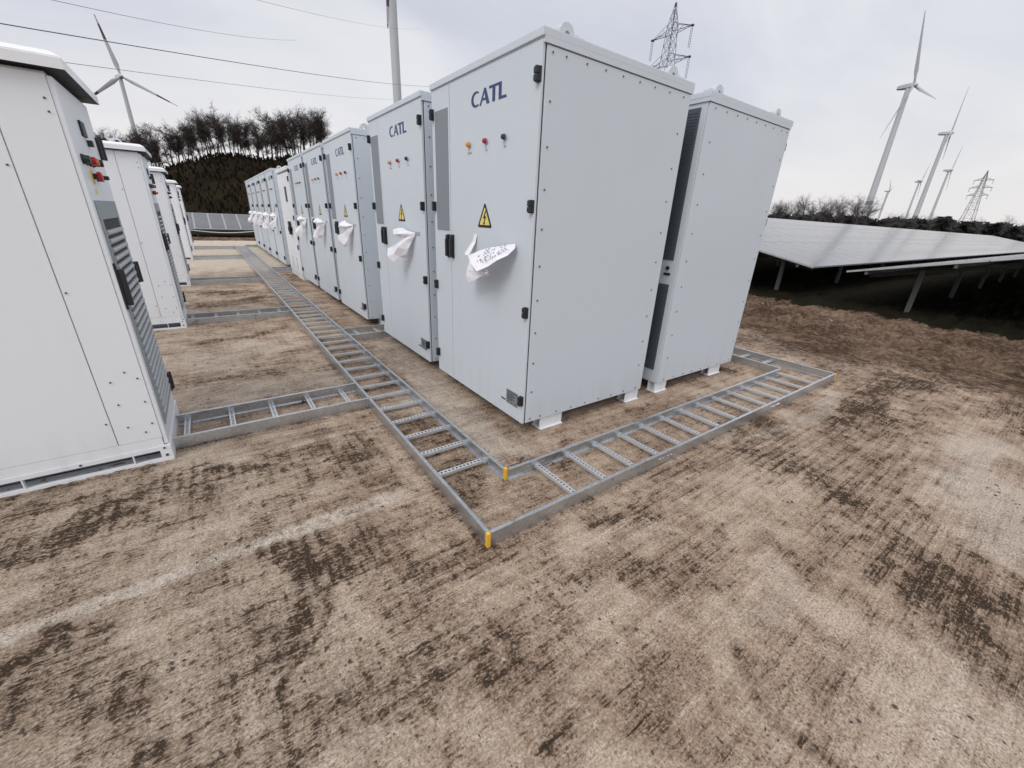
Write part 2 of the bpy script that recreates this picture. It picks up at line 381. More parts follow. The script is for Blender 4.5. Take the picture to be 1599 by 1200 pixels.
def ground_masks(X, Y):
    WX = X+0.34*(fbm(X*2.1, Y*2.1, 4, 41)-0.47)*2; WY = Y+0.34*(fbm(X*2.1, Y*2.1, 4, 57)-0.47)*2
    S = lambda pts, w, k=1.0, soft=0.7: k*stroke(WX, WY, pts, w, soft)
    mx = lambda L: np.maximum.reduce(L)
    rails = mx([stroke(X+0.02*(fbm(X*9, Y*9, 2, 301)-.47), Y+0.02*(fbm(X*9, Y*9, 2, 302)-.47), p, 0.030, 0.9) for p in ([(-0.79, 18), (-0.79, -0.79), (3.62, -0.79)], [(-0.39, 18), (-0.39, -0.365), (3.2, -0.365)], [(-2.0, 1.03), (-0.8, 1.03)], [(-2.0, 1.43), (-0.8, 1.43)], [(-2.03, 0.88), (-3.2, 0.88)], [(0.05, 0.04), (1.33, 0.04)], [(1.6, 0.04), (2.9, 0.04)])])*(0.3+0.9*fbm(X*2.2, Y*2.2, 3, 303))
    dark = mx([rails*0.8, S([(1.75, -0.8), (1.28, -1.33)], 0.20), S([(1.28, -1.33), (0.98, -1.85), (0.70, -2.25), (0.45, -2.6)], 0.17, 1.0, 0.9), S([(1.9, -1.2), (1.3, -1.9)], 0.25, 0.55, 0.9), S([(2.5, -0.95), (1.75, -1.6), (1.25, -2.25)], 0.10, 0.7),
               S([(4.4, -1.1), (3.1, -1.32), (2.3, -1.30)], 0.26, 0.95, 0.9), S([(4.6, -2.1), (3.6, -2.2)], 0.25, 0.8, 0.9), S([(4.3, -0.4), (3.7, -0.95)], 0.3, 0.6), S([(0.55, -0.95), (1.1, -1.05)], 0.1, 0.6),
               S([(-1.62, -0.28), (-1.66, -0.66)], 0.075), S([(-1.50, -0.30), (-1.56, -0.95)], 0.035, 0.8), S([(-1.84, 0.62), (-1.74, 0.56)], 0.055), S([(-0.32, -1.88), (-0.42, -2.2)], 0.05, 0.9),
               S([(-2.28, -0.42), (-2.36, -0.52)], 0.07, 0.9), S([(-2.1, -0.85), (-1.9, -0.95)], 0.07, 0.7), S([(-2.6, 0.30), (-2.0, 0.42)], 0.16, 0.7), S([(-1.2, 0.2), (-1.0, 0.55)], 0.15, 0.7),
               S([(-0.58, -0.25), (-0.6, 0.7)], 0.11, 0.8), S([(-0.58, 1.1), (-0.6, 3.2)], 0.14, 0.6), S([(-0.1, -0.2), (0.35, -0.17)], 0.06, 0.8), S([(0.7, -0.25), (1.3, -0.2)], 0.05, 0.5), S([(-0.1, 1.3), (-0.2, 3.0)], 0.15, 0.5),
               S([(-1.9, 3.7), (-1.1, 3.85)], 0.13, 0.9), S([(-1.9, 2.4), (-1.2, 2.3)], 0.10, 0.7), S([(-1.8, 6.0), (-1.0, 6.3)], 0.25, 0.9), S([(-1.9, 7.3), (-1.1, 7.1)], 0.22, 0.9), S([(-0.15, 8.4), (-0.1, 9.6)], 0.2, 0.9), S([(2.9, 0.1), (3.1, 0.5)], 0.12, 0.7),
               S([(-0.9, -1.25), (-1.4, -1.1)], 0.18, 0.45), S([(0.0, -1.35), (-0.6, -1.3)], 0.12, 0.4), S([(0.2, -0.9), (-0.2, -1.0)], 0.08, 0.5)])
    pale = mx([S([(1.6, -2.25), (2.2, -1.95), (3.1, -1.95)], 0.17, 0.8, 0.9), S([(2.2, -1.0), (3.0, -0.95)], 0.08, 0.8), S([(1.4, -0.93), (2.1, -0.98)], 0.07, 0.6), S([(-0.2, 0.0), (-0.12, 2.8)], 0.20, 0.8), S([(-1.9, 1.75), (-1.0, 1.8)], 0.2, 0.45), S([(-1.9, 3.0), (-0.9, 3.1)], 0.3, 0.35), S([(5.2, 0.6), (4.4, -0.4)], 0.25, 0.6), S([(0.3, -1.7), (-0.1, -1.75)], 0.08, 0.4), S([(0.0, -2.3), (0.3, -2.5)], 0.25, 0.3)])
    rough = mx([S([(-2.9, 0.3), (-1.4, 0.45)], 0.40), S([(-2.5, -0.5), (-1.2, -0.55)], 0.42, 0.9), S([(-2.0, -1.1), (-1.0, -1.4)], 0.3, 0.6), S([(-1.8, 5.0), (-1.0, 8)], 0.6, 0.35), S([(2.5, -1.4), (4.5, -1.0)], 0.5, 0.6)])
    rz = np.maximum(0.60*sstep(fbm(X*0.9, Y*0.9, 3, 11), 0.46, 0.60), mx([S([(-2.8, -0.9), (-1.25, -0.6)], 0.75, 0.72, 0.6), S([(-2.6, 0.35), (-1.1, 0.35)], 0.40, 0.8, 0.6), S([(-1.60, -0.15), (-1.66, -1.0)], 0.32, 1.0, 0.5), S([(-1.1, 3.1), (-1.15, 3.9)], 0.22, 0.9, 0.5), S([(-2.6, 0.35), (-1.6, 0.45)], 0.30, 0.9), S([(-0.95, 2.2), (-1.0, 2.7)], 0.14, 0.8, .5)]))
    rz2 = mx([S([(0.5, -1.0), (1.6, -1.25)], 0.35), S([(-0.8, -0.95), (0.3, -1.05)], 0.2, 0.7), S([(1.0, -1.9), (2.0, -1.7)], 0.3, 0.8)])
    # cement run along a slab joint, fading out towards the cable ladder
    jw = (0.034+0.026*sstep(X, -2.7, -0.9))*(0.42+1.0*fbm(X*4, Y*4, 4, 71))
    jn = (1-sstep(np.abs(Y+0.13-0.02*X+0.10*(fbm(X*3, Y*3, 4, 91)-0.47))/jw, 0.4, 1.7))*(1-sstep(X, -1.35, -0.65))
    jn = np.maximum(jn, 0.7*(1-sstep(np.abs(Y-0.70+0.05*(fbm(X*3, Y*3, 3, 13)-.47)), 0.006, 0.03))*sstep(fbm(X*4, Y*4, 3, 19), 0.4, 0.6))
    far = sstep(WY+0.5*(fbm(X, Y*3, 3, 23)-.5), 8.6, 12.5)
    out = np.maximum.reduce([sstep(X+2.6*(fbm(X*0.6, Y*0.9, 4, 5)-0.47)+0.12*Y, 3.3, 6.0), sstep(WY, 21.7, 22.1), sstep(-X, 9.5, 10.5), sstep(-Y, 9, 11)])
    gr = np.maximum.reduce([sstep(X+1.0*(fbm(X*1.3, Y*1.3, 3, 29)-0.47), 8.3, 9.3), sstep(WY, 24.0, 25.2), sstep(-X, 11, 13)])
    clod, rake = clod_mask(X, Y, dark, rough, rz, pale)
    fine = (1-out)*(1-sstep(np.abs(X), 3.2, 4.5))*(1-sstep(Y, 1.0, 2.5))
    relief = fine*(clod*(0.0035+0.006*fbm(X*18, Y*18, 2, 221))-0.0022*rz*(1-rake)+0.004*(fbm(X*45, Y*60, 2, 225)-0.47)*(0.5+rough))
    st = lambda a, b_, c_: np.stack([a.ravel(), b_.ravel(), c_.ravel()], 1)
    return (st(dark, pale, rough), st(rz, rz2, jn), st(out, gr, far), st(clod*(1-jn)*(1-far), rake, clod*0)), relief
def build_ground():
    xs = np.concatenate([[-3000, -1200, -500, -250, -120], np.arange(-60, -3.2, 3.2), np.arange(-3.2, -2.95, 0.05), np.arange(-2.95, 2.1, 0.0095), np.arange(2.1, 4.0, 0.022), np.arange(4.0, 11, 0.06), np.arange(11, 24, 0.5), np.arange(24, 70, 5), [80, 120, 250, 500, 1200, 3000]])
    ys = np.concatenate([[-3000, -1000, -400, -120, -60, -30, -15, -8], np.arange(-5, -2.7, 0.06), np.arange(-2.7, 1.15, 0.0095), np.arange(1.15, 5.5, 0.035), np.arange(5.5, 14, 0.1), np.arange(14, 21, 0.5), np.arange(21, 27, 0.1), np.arange(27, 60, 3), [70, 120, 250, 500, 1200, 3000]])
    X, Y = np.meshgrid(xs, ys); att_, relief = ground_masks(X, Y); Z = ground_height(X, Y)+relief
    nx, ny = len(xs), len(ys)
    v = np.stack([X.ravel(), Y.ravel(), Z.ravel()], 1)
    i = np.arange(nx*ny).reshape(ny, nx)
    f = np.stack([i[:-1, :-1].ravel(), i[:-1, 1:].ravel(), i[1:, 1:].ravel(), i[1:, :-1].ravel()], 1)
    me = bpy.data.meshes.new('ground'); nf = len(f)
    me.vertices.add(len(v)); me.vertices.foreach_set('co', v.ravel().astype(np.float32))
    me.loops.add(nf*4); me.loops.foreach_set('vertex_index', f.ravel().astype(np.int32))
    me.polygons.add(nf); me.polygons.foreach_set('loop_start', np.arange(0, nf*4, 4, dtype=np.int32))
    me.update(calc_edges=True); mats(me, 'ground'); me.polygons.foreach_set('use_smooth', np.ones(nf, dtype=bool))
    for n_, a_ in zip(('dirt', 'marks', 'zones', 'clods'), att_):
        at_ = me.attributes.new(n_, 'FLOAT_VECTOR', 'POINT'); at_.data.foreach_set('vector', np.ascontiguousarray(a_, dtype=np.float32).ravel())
    me.update(); tag(link('ground', me), kind='structure')
build_ground()

def build_crumbs():
    """loose soil crumbs and mortar chips on the slab: uncountable"""
    octv = np.array([(1, 0, 0), (-1, 0, 0), (0, 1, 0), (0, -1, 0), (0, 0, 1), (0, 0, -.6)]); octf = [(0, 2, 4), (2, 1, 4), (1, 3, 4), (3, 0, 4), (2, 0, 5), (1, 2, 5), (3, 1, 5), (0, 3, 5)]
    V, F, MI = [], [], []
    n = 0; K = 90000; pick = rng.random(K); X_ = np.where(pick < 0.62, rng.uniform(-3, 2.2, K), np.where(pick < 0.85, rng.uniform(1.5, 8.5, K), rng.uniform(-2, 0, K)))
    Y_ = np.where(pick < 0.62, rng.uniform(-2.6, 1.2, K), np.where(pick < 0.85, rng.uniform(-4, 2.5, K), rng.uniform(1, 8, K)))
    keep = rng.random(K) < (fbm(X_*1.8, Y_*2.6, 3, 77)*1.9)**4*0.35; X_, Y_ = X_[keep][:7500], Y_[keep][:7500]; Z_ = ground_height(X_, Y_)
    for X, Y, z0 in zip(X_.tolist(), Y_.tolist(), Z_.tolist()):
        s = 0.0022+0.0055*random.random()**3.5
        if X > 4.5: s *= 3.0
        a = random.random()*6.28; ca, sa = math.cos(a), math.sin(a)
        q = octv*np.array([s*random.uniform(.8, 1.9), s*random.uniform(.6, 1.2), s*random.uniform(.5, .9)])*(1+0.2*rng.standard_normal((6, 1)))
        for k in q: V.append((X+k[0]*ca-k[1]*sa, Y+k[0]*sa+k[1]*ca, z0+k[2]+s*0.35))
        F += [tuple(j+6*n for j in t) for t in octf]; mm = 1 if random.random() < 0.12 else 0
        MI += [mm]*8; n += 1
    M['crumb'] = simple('soil_crumb', (0.085, 0.062, 0.048), 0.95, 0, 0.5, 3); M['chip'] = simple('mortar_chip', (0.42, 0.37, 0.31), 0.9, 0, 0.3, 5)
    tag(from_py(V, F, 'soil_crumbs', ['crumb', 'chip'], None, MI), 'dark soil crumbs and pale chips scattered over the concrete', 'soil', kind='stuff')
build_crumbs()

# ------------------------------------------------------------------ battery cabinets
W, D, H = 1.358, 1.335, 2.38
def logo_polys():
    # letters drawn 1 unit high, x to the right
    def arc(cx, cy, rx, ry, a0, a1, n): return [(cx+rx*math.cos(R_(a0+(a1-a0)*i/n)), cy+ry*math.sin(R_(a0+(a1-a0)*i/n))) for i in range(n+1)]
    C = arc(0.50, 0.5, 0.48, 0.5, 52, 308, 22) + arc(0.57, 0.5, 0.33, 0.37, 300, 60, 22)
    A = [[(0.0, 0), (0.15, 0), (0.275, 0.28), (0.60, 0.28), (0.56, 0.41), (0.335, 0.41), (0.475, 0.73), (0.70, 0), (0.97, 0), (0.62, 1.0), (0.45, 1.0)]]
    T = [[(0.0, 1.0), (0.86, 1.0), (0.86, 0.85), (0.56, 0.85), (0.56, 0.0), (0.31, 0.0), (0.31, 0.85), (0.0, 0.85)]]
    L = [[(0.0, 1.0), (0.24, 1.0), (0.24, 0.16), (0.62, 0.16), (0.70, 0.0), (0.0, 0.0)]]
    res = []
    for off, P in ((0.0, [C]), (0.86, A), (1.78, T), (2.66, L)):
        for p in P: res.append([(x+off, y) for x, y in p])
    return res          # total width about 3.35
def hinge(parent, y, z, h=0.072):
    bm = bmesh.new()
    box(bm, -0.012, 0.004, y-0.017, y+0.017, z-h/2, z+h/2, 0.004)
    cyl(bm, (-0.018, y, z-h/2), (-0.018, y, z+h/2), 0.011, n=10)
    box(bm, -0.030, -0.010, y-0.014, y+0.014, z-h*0.44, z-0.002, 0.003); box(bm, -0.030, -0.010, y-0.014, y+0.014, z+0.002, z+h*0.44, 0.003)
    from_bm(bm, 'hinge', 'black', parent)
def lug(parent, x, y, z, s=1):
    """bent lifting bracket with an eye"""
    bm = bmesh.new()
    box(bm, x-0.015, x+0.20, y-0.035, y+0.035, z, z+0.010, 0.003)
    n = 14; ro, ri, t = 0.054, 0.018, 0.044; cx, cz = x+0.060, z+0.020
    out = [(cx+ro*math.cos(a), cz+ro*math.sin(a)) for a in [R_(-50+280*i/n) for i in range(n+1)]]
    out = [(cx+0.055, z+0.008)]+out+[(cx-0.055, z+0.008)]
    inn = [(cx+ri*math.cos(a), cz+ri*math.sin(a)) for a in [R_(-70+320*i/(len(out)-1)) for i in range(len(out))]]
    for y0, flip in ((y-t/2, 0), (y+t/2, 1)):
        o_ = [bm.verts.new((p[0], y0, p[1])) for p in out]; i_ = [bm.verts.new((p[0], y0, p[1])) for p in inn]
        for k in range(len(out)-1):
            bm.faces.new((o_[k], o_[k+1], i_[k+1], i_[k]) if flip else (i_[k], i_[k+1], o_[k+1], o_[k]))
        if not flip: oa, ia = o_, i_
        else: ob, ib = o_, i_
    for k in range(len(out)-1):
        bm.faces.new((oa[k], oa[k+1], ob[k+1], ob[k])); bm.faces.new((ib[k], ib[k+1], ia[k+1], ia[k]))
    box(bm, x+0.10, x+0.19, y-0.03, y+0.03, z+0.008, z+0.026, 0.006); cyl(bm, (x+0.145, y, z+0.02), (x+0.145, y, z+0.038), 0.014, n=6)
    from_bm(bm, 'lifting_lug', 'lug', parent)
def make_battery():
    t = empty('battery_cabinet')
    bm = bmesh.new(); box(bm, 0.024, D-0.004, 0.014, W-0.014, 0.10, 2.33, 0.004); from_bm(bm, 'body', 'cab', t)
    # dark seam backing seen in the door gaps
    bm = bmesh.new(); box(bm, 0.021, 0.023, 0.006, W-0.006, 0.105, 2.343); from_bm(bm, 'door_seal', 'gap', t)
    d1 = BX('door', 'cab', t, 0.0, 0.019, 0.008, 1.058, 0.10, 2.337, bev=0.004); d1['label'] = 'wide battery door with lettering and lamps'
    d2 = BX('door', 'cab', t, 0.0, 0.019, 1.065, W-0.004, 0.10, 2.337, bev=0.004); d2['label'] = 'narrow door with the grey filter panel'
    bm = bmesh.new(); box(bm, -0.004, 0.001, 1.086, 1.300, 1.362, 2.20, 0.0015)
    from_bm(bm, 'filter_panel', 'vent', d2)
    for z in (2.03, ): pass
    rf = bmesh.new(); box(rf, -0.010, D+0.008, -0.006, W+0.006, 2.347, 2.385, 0.004); box(rf, 0.004, D+0.006, -0.0056, W+0.0056, 2.321, 2.350)
    from_bm(rf, 'roof', 'cab', t)
    for k, (y0, y1) in enumerate(((0.0, 0.0125), (W-0.0125, W))):
        BX('side_panel', 'cab', t, 0.026, D-0.012, y0, y1, 0.104, 2.315, bev=0.003)
        bm = bmesh.new()
        bz = [2.071, 1.853, 1.634, 1.416, 1.199, 0.985, 0.770, 0.555, 0.341]; bx_ = [0.064, 0.160, 0.316, 0.469, 0.621, 0.777, 0.928, 1.086, 1.243]
        for (x, z) in [(x, 2.289) for x in bx_]+[(x, 0.129) for x in bx_]+[(0.064, z) for z in bz]+[(1.24, z) for z in bz]:
            ys = -1 if k == 0 else 1; yb = 0.001 if k == 0 else W-0.001
            cyl(bm, (x, yb, z), (x, yb+ys*0.005, z), 0.0062, 0.005, n=8); cyl(bm, (x, yb, z), (x, yb+ys*0.0022, z), 0.0100, n=10, mi=1)
        tag(from_bm(bm, 'panel_bolts', ['bolt', 'lug'], t), kind='stuff')
    # rear grilles
    for z0, z1 in ((1.20, 2.29), (0.22, 1.00)):
        gr = BX('rear_grille', 'grille', t, D-0.006, D+0.003, 0.06, W-0.06, z0, z1, bev=0.002)
        bm = bmesh.new()
        n = int((z1-z0)/0.02)
        for k in range(1, n): box(bm, D+0.002, D+0.006, 0.075, W-0.075, z0+k*0.02-0.004, z0+k*0.02+0.004)
        tag(from_bm(bm, 'grille_ribs', 'grille', gr), kind='stuff')
    bm = bmesh.new(); cyl(bm, (D-0.005, W-0.10, 1.135), (D+0.012, W-0.10, 1.135), 0.016, n=12); box(bm, D-0.005, D+0.004, W-0.13, W-0.07, 1.075, 1.095); from_bm(bm, 'rear_lock', 'black', t)
    for z in (2.185, 1.540, 0.907, 0.277): hinge(t, 0.024, z); hinge(t, W-0.026, z)
    for y in (1.026, 1.095):
        bm = bmesh.new(); box(bm, -0.012, 0.002, y-0.020, y+0.020, 1.155, 1.335, 0.006); box(bm, -0.036, -0.010, y-0.013, y+0.013, 1.165, 1.300, 0.008); box(bm, -0.028, -0.010, y-0.017, y+0.017, 1.295, 1.330, 0.006)
        from_bm(bm, 'door_handle', 'black', t)
    for y, mk in ((0.763, 'amber'), (0.545, 'red'), (0.328, 'green')):
        bm = bmesh.new(); cyl(bm, (0.0, y, 1.93), (-0.010, y, 1.93), 0.020, 0.018, 16, 0); cyl(bm, (-0.010, y, 1.93), (-0.026, y, 1.93), 0.0165, 0.014, 16, 1); cyl(bm, (-0.026, y, 1.93), (-0.031, y, 1.93), 0.014, 0.007, 16, 1)
        o = from_bm(bm, 'indicator_lamp', ['labelgrey', mk], d1, True); o['label'] = {'amber': 'amber indicator lamp', 'red': 'red indicator lamp', 'green': 'dark green indicator lamp'}[mk]
        bm = bmesh.new(); ww = 0.030 if mk == 'amber' else 0.012
        box(bm, -0.0012, 0.001, y-ww, y+ww, 1.874, 1.886); from_bm(bm, 'lamp_label', 'labelgrey', d1)
    # lettering
    bm = bmesh.new(); sc = 0.088; sx = 0.420/3.36
    for P in logo_polys(): extrude_poly(bm, P, lambda p: Vector((-0.0018, 0.745-p[0]*sx, 2.137+p[1]*sc)), (0.0028, 0, 0))
    bmesh.ops.recalc_face_normals(bm, faces=bm.faces[:]); from_bm(bm, 'lettering', 'logo', d1)
    # high-voltage triangle
    tri = lambda s, dz=0.0: [(-0.096*s, 1.404+0.058*(1-s)), (0.096*s, 1.404+0.058*(1-s)), (0.0, 1.404+0.058*(1-s)+0.166*s)]
    def rounded(P, r=0.10):
        o = []
        for i in range(3):
            a, b_, c_ = Vector(P[i-1]), Vector(P[i]), Vector(P[(i+1) % 3]); o += [tuple(b_.lerp(a, r)), tuple(b_.lerp(b_.lerp(a, r), .35).lerp(b_.lerp(c_, r), .35)), tuple(b_.lerp(c_, r))]
        return o
    sg = bmesh.new(); extrude_poly(sg, rounded(tri(1.0)), lambda p: Vector((-0.0015, 0.553-p[0], p[1])), (0.0024, 0, 0)); bmesh.ops.recalc_face_normals(sg, faces=sg.faces[:])
    so = from_bm(sg, 'warning_sign', 'sign_k', d1)
    sg = bmesh.new(); extrude_poly(sg, rounded(tri(0.70), 0.06), lambda p: Vector((-0.0024, 0.553-p[0], p[1])), (0.0014, 0, 0)); bmesh.ops.recalc_face_normals(sg, faces=sg.faces[:]); from_bm(sg, 'sign_face', 'sign_y', so)
    bolt = [(0.006, 1.512), (-0.016, 1.462), (0.000, 1.466), (-0.009, 1.436), (-0.016, 1.437), (-0.003, 1.421), (0.007, 1.441), (0.000, 1.440), (0.017, 1.479), (0.002, 1.474), (0.014, 1.512)]
    sg = bmesh.new(); extrude_poly(sg, bolt, lambda p: Vector((-0.0032, 0.553-p[0]*1.35, 1.462+(p[1]-1.462)*1.05)), (0.0012, 0, 0)); bmesh.ops.recalc_face_normals(sg, faces=sg.faces[:]); from_bm(sg, 'lightning_symbol', 'sign_k', so)
    # name plate
    npz = bmesh.new(); box(npz, -0.002, 0.001, 0.068, 0.212, 0.198, 0.308, 0.001, 0)
    for k, (z, y0, y1) in enumerate([(0.296, .08, .20), (0.280, .12, .20), (0.268, .10, .20), (0.256, .13, .20), (0.244, .11, .20), (0.232, .14, .20), (0.214, .08, .11), (0.214, .13, .15), (0.214, .17, .20)]):
        box(npz, -0.0027, -0.0018, y0, y1, z-0.0028, z+0.0028, 0, 1)
    from_bm(npz, 'name_plate', ['plate', 'ink'], d1)
    BX('small_label', 'ink', d1, -0.0015, 0.001, 0.222, 0.278, 0.206, 0.218)
    for x0, x1 in ((0.18, 0.40), (1.15, 1.325)):
        for y0, y1 in ((0.02, 0.10), (W-0.10, W-0.02)):
            bm = bmesh.new()
            box(bm, x0, x1, y0, y0+0.006, 0.008, 0.100, 0.001); box(bm, x0, x1, y1-0.006, y1, 0.008, 0.100, 0.001)
            box(bm, x0, x1, y0-0.016, y1+0.016, 0.0, 0.008, 0.001); box(bm, x0+0.09, x0+0.096, y0+0.006, y1-0.006, 0.008, 0.100); cyl(bm, (x0+0.02, y0-0.008, 0.008), (x0+0.02, y0-0.008, 0.018), 0.007, n=6)
            from_bm(bm, 'foot', 'white', t)
    for x in (0.135, 1.10):
        for y in (0.07, W-0.07): lug(t, x, y, 2.385)
    return t
bat = make_battery()
GB = 'battery cabinets in the right hand row'
spots = [(0.0, 'light grey battery cabinet nearest the camera with its broad bolted side panel showing', 0),
         (1.548, 'light grey battery cabinet second in the row, directly behind the nearest one', 0),
         (3.58, 'light grey battery cabinet third in the row, just past the wide gap', 0),
         (5.13, 'light grey battery cabinet fourth in the row, between two papered cabinets', 0),
         (6.68, 'light grey battery cabinet fifth in the row, next to the lower white cabinet', 0),
         (10.50, 'light grey battery cabinet sixth in the row, just beyond the lower white cabinet', 0),
         (12.02, 'light grey battery cabinet seventh in the row, second beyond the white cabinet', 0),
         (13.54, 'light grey battery cabinet eighth in the row, in the middle of the far group', 0),
         (15.06, 'light grey battery cabinet ninth in the row, last but one', 0),
         (16.58, 'light grey battery cabinet at the far end of the row before the hill', 0)]
for i, (y, lab, _) in enumerate(spots):
    o = bat if i == 0 else copy_tree(bat)
    o.location = (0, y, 0); tag(o, lab, 'cabinet', GB)
o = copy_tree(bat); o.location = (2.896, W, 0); o.rotation_euler = (0, 0, math.pi)
tag(o, 'light grey battery cabinet turned away behind the nearest one, dark rear grilles in the gap', 'cabinet', GB)

# ------------------------------------------------------------------ papers taped to the doors
def sheet(name, rows, label, group, sub=4, parent=None, marks=None):
    """curled paper from a grid of control points, Catmull-smoothed by subdivision, thin but solid"""
    n, m_ = len(rows), len(rows[0])
    rj = random.Random(len(name)*7+int(rows[-1][-1][1]*1000)); V = [Vector(p)+Vector((rj.uniform(-1, 1)*0.014, rj.uniform(-1, 1)*0.010, rj.uniform(-1, 1)*0.010))*(1 if p[0] < -0.02 else 0) for r in rows for p in r]; F = [(i*m_+j, i*m_+j+1, (i+1)*m_+j+1, (i+1)*m_+j) for i in range(n-1) for j in range(m_-1)]
    o = from_py(V, F, name, ['paper'], parent, None, True)
    for p in o.data.polygons: p.use_smooth = False
    s2 = o.modifiers.new('thick', 'SOLIDIFY'); s2.thickness = 0.0008
    if label: tag(o, label, 'paper', group)
    return o
GP = 'papers taped to the cabinet doors'
root = empty('paper_sheet', (0, 0, 0)); tag(root, 'creased printed papers sticking out from the nearest cabinet door under the warning triangle', 'paper', GP)
top = [[(-0.010, 0.170, 1.323), (-0.035, 0.28, 1.312), (-0.06, 0.386, 1.290), (-0.08, 0.50, 1.250), (-0.10, 0.62, 1.201)],
       [(-0.020, 0.150, 1.315), (-0.065, 0.22, 1.290), (-0.105, 0.285, 1.262), (-0.135, 0.37, 1.222), (-0.155, 0.46, 1.180)],
       [(-0.030, 0.133, 1.295), (-0.085, 0.155, 1.262), (-0.14, 0.183, 1.226), (-0.17, 0.24, 1.188), (-0.20, 0.301, 1.148)]]
sheet('top_sheet', top, None, None, parent=root)
hang = [[(-0.085, 0.635, 1.185), (-0.12, 0.50, 1.172), (-0.16, 0.36, 1.160), (-0.175, 0.25, 1.158)],
        [(-0.10, 0.635, 1.125), (-0.12, 0.50, 1.122), (-0.15, 0.36, 1.128), (-0.16, 0.25, 1.142)],
        [(-0.10, 0.625, 1.070), (-0.11, 0.50, 1.085), (-0.13, 0.37, 1.105), (-0.15, 0.26, 1.132)],
        [(-0.10, 0.611, 1.026), (-0.11, 0.50, 1.055), (-0.12, 0.40, 1.085), (-0.14, 0.27, 1.125)]]
sheet('hanging_sheet', hang, None, None, parent=root)
strip = [[(-0.003, 0.690, 1.355), (-0.006, 0.668, 1.358), (-0.003, 0.650, 1.350)], [(-0.012, 0.705, 1.30), (-0.02, 0.680, 1.30), (-0.014, 0.655, 1.295)], [(-0.06, 0.735, 1.215), (-0.075, 0.70, 1.212), (-0.07, 0.655, 1.205)]]
sheet('taped_strip', strip, None, None, parent=root)
bm = bmesh.new(); rr = random.Random(3)
def bil(a, b_):      # point on the top sheet
    u = a*(len(top[0])-1); i = min(int(u), len(top[0])-2); u -= i; v = b_*(len(top)-1); j = min(int(v), len(top)-2); v -= j
    P = [Vector(top[j][i]), Vector(top[j][i+1]), Vector(top[j+1][i]), Vector(top[j+1][i+1])]
    return P[0].lerp(P[1], u).lerp(P[2].lerp(P[3], u), v)
for row in (0.14, 0.24, 0.34, 0.44, 0.58, 0.68, 0.78):
    a = rr.uniform(0.15, 0.3)
    while a < rr.uniform(0.7, 0.95):
        la = rr.uniform(0.012, 0.05)
        if rr.random() < 0.72:
            q = [bil(a, row), bil(a+la, row), bil(a+la, row+0.035), bil(a, row+0.035)]
            bm.faces.new([bm.verts.new(p+Vector((-0.002, 0, 0.0045))) for p in q])
        a += la+rr.uniform(0.008, 0.05)
tag(from_bm(bm, 'printed_marks', 'ink', root), kind='stuff')
_ap = Vector((-0.004, 0.21, 1.31))
_ends = [(-0.05, 0.50, 1.352), (-0.13, 0.49, 1.330), (-0.15, 0.45, 1.285), (-0.09, 0.41, 1.245), (-0.06, 0.42, 1.200), (-0.17, 0.53, 1.150), (-0.18, 0.50, 1.075), (-0.13, 0.43, 1.030), (-0.05, 0.36, 1.060)]
curl = [[tuple(_ap.lerp(Vector(e), f)+Vector((-0.02*math.sin(f*3.1), 0, -0.008*k*(1-f)*0.2))) for f in (0.03, 0.28, 0.55, 0.8, 1.0)] for k, e in enumerate(_ends)]
def curled(y0, label, s=1.0, tw=0.0, seed=0):
    r2 = random.Random(seed)
    rows = [[(p[0]*s*(1+0.15*r2.uniform(-1, 1)), y0+0.21+(p[1]-0.21)*s*(1+0.04*r2.uniform(-1, 1)), 1.31+(p[2]-1.31)*(s+tw)*(1+0.05*r2.uniform(-1, 1))) for p in r] for r in curl]
    o = sheet('paper_sheet', rows, label, GP)
    tp = BX('tape', 'labelgrey', o, -0.003, 0.0005, y0+0.13, y0+0.24, 1.292, 1.322); return o
curled(1.548, 'curled white paper taped to the door of the second cabinet in the row', 1.0, 0.0, 1)
curled(3.58, 'curled white paper hanging on the third cabinet, just past the gap in the row', 0.95, 0.1, 2)
curled(5.13, 'curled white paper hanging on the fourth cabinet of the row', 0.95, 0.05, 3)
curled(6.68, 'curled white paper hanging on the fifth cabinet, beside the white cabinet', 0.9, 0.25, 4)
for k, (y, nm) in enumerate(((10.50, 'first'), (12.02, 'second'), (13.54, 'third'), (15.06, 'fourth'), (16.58, 'fifth'))):
    curled(y, 'white paper flapping on the %s far cabinet beyond the white one' % nm, 1.0, 0.3+0.2*(k % 2), 10+k)

